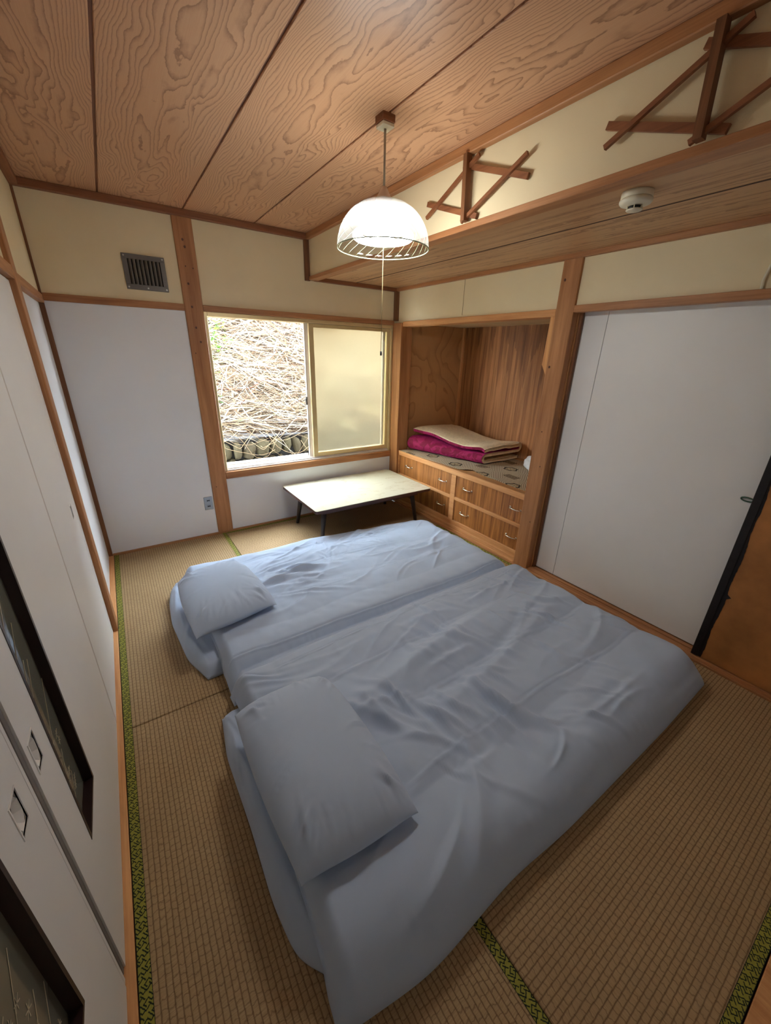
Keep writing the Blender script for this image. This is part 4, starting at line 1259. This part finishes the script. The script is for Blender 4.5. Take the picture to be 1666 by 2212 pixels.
def ribbons(name, n, mat, seed, wrange, lrange, box, updown, dirx, seg=4, droop=.3, lift=.02, tip=True, zmin=.56):
    rs_ = np.random.RandomState(seed)
    x = rs_.uniform(box[0], box[1], n); y = box[2]+(box[3]-box[2])*rs_.rand(n)**1.3
    z = slope_z(x, y)+rs_.uniform(0, lift, n)
    L = rs_.uniform(*lrange, n); wd = rs_.uniform(*wrange, n)
    th = rs_.normal(dirx[0], dirx[1], n)+np.where(rs_.rand(n) < .5, 0, math.pi)
    D = np.stack([np.cos(th), np.sin(th)*math.cos(R(47))*-1, np.sin(th)*math.sin(R(47))*-1], -1)
    N = np.array([0, -math.sin(R(47)), math.cos(R(47))])[None]
    D = D+N*rs_.uniform(*updown, n)[:, None]; D /= np.linalg.norm(D, axis=1)[:, None]
    Sd = np.cross(D, N+rs_.normal(0, .35, (n, 3))); Sd /= np.linalg.norm(Sd, axis=1)[:, None]
    bend = rs_.normal(0, droop, (n, 3))*.5+np.array([0, -.1, -.25])*droop
    P0 = np.stack([x, y, z], -1)
    verts = []; tone = rs_.rand(n)
    for k in range(seg+1):
        t_ = k/seg
        c_ = P0+D*(L*t_)[:, None]+bend*(L*t_*t_)[:, None]
        prof = (math.sin(math.pi*(.12+.88*t_)) if tip else 1.0)
        verts += [c_-Sd*(wd*prof/2)[:, None], c_+Sd*(wd*prof/2)[:, None]]
    A = np.stack(verts, 1)          # n, 2(seg+1), 3
    m_ = A.shape[1]
    V = A.reshape(-1, 3)
    V[:, 1] = np.maximum(V[:, 1], WY-.12)
    keep = A[:, :, 2].min(1) > zmin
    A = A[keep]; tone = tone[keep]; n = len(A); V = np.maximum(A.reshape(-1, 3), [-99, WY-.12, -99])
    base = (np.arange(n)*m_)[:, None]
    F = np.concatenate([np.stack([base[:, 0]+2*k, base[:, 0]+2*k+1, base[:, 0]+2*k+3, base[:, 0]+2*k+2], -1) for k in range(seg)])
    o = grid_obj(name, V, F.tolist(), mat, smooth=False, loc=(1.7, 2.0, 1.4))
    at = o.data.attributes.new('tone', 'FLOAT', 'POINT')
    at.data.foreach_set('value', np.repeat(tone, m_))
    return o
BOX = (.2, 4.6, WY+.08, 3.6)
tag(ribbons('dry_grass', 22000, STRAW, 1, (.003, .008), (.25, .8), BOX, (-.02, .22), (.1, .5), lift=.14), 'tangle of dry straw-coloured grass covering the bank outside', 'grass', kind='stuff')
tag(ribbons('dry_leaves', 4200, SASA, 2, (.009, .022), (.14, .36), BOX, (-.05, .4), (.35, .7), seg=5, droop=.5, lift=.16), 'bleached bamboo grass leaves lying over the bank outside', 'leaves', kind='stuff')
tag(ribbons('hanging_stems', 260, STRAW, 3, (.003, .006), (.25, .7), (.5, 3.4, WY+.08, WY+.36), (.0, .35), (.15, .5), droop=.9, lift=.08, seg=7, tip=False, zmin=.34), 'thin dry stems hanging over the top of the stone wall', 'stems', kind='stuff')
rs_ = np.random.RandomState(33)
def shrub(cx, cy, rad, n, label, seed):
    o = ribbons('green_shrub', n, GREEN, seed, (.010, .020), (.05, .12), (cx-rad, cx+rad, cy-rad*.7, cy+rad*.7), (.1, .9), (.5, 1.0), droop=.4, lift=.26)
    tag(o, label, 'shrub')
shrub(1.22, 1.98, .26, 260, 'bright green weeds at the upper left of the window view', 41)
shrub(1.05, 1.56, .10, 70, 'small green sprig at the left edge of the window view, halfway up', 42)
shrub(1.06, 1.30, .08, 50, 'small green sprig at the left edge of the window view, low above the wall', 43)
VINE = plain('vine_bark', S(120, 100, 74), .8, 0, .2, .1, 30)
VINED = plain('dark_twig', S(92, 62, 46), .8, 0, .2, .1, 30)
rng = random.Random(21)
vb = MB()
for k in range(15):
    x = rng.uniform(.9, 2.4); z = rng.uniform(.58, .76)
    L = rng.uniform(.2, .6); sg = rng.choice((-1, 1)); dp = rng.uniform(.08, .34); yy = rng.uniform(-.16, -.06)
    pts = []
    for j in range(10):
        t_ = j/9
        pts.append((x+sg*L*t_+.02*math.sin(t_*9+k), WY+yy-.05*math.sin(math.pi*t_)+.01*math.cos(t_*7+k), z-dp*math.sin(math.pi*t_*.8)+.03*math.sin(t_*6+k)))
    vb.tube(pts, rng.uniform(.0015, .0032), 5)
tag(link('vine_tangle', vb, VINE, None, True, loc=(1.6, WY-.1, .5)), 'tangle of thin tan vines looping in front of the stone wall outside', 'vines', kind='stuff')
def twig(p, q, sag, rad, mat, label):
    pts = []
    for j in range(12):
        t_ = j/11
        x = p[0]+(q[0]-p[0])*t_; y = p[1]+(q[1]-p[1])*t_
        pts.append((x, y-.06, float(slope_z(x, y))+.13+sag*math.sin(math.pi*t_)+.012*math.sin(t_*11)))
    tag(link('fallen_twig', MB().tube(pts, [rad]*8+[rad*.9, rad*.75, rad*.6, rad*.4], 6), mat, None, True, loc=pts[0]), label, 'twig')
twig((1.0, 1.42), (2.05, 1.55), .02, .007, VINED, 'long brown twig lying level across the bank outside, left of the middle of the view')
twig((1.45, 2.55), (3.3, 2.05), .02, .009, VINED, 'reddish brown branch slanting down to the right near the top of the window view')
twig((1.35, 1.25), (2.7, 2.35), .05, .005, VINED, 'thin brown stem rising diagonally to the right across the bank outside')
twig((1.0, 1.22), (2.3, 1.20), .03, .006, VINE, 'pale twig lying level just above the stone wall outside')
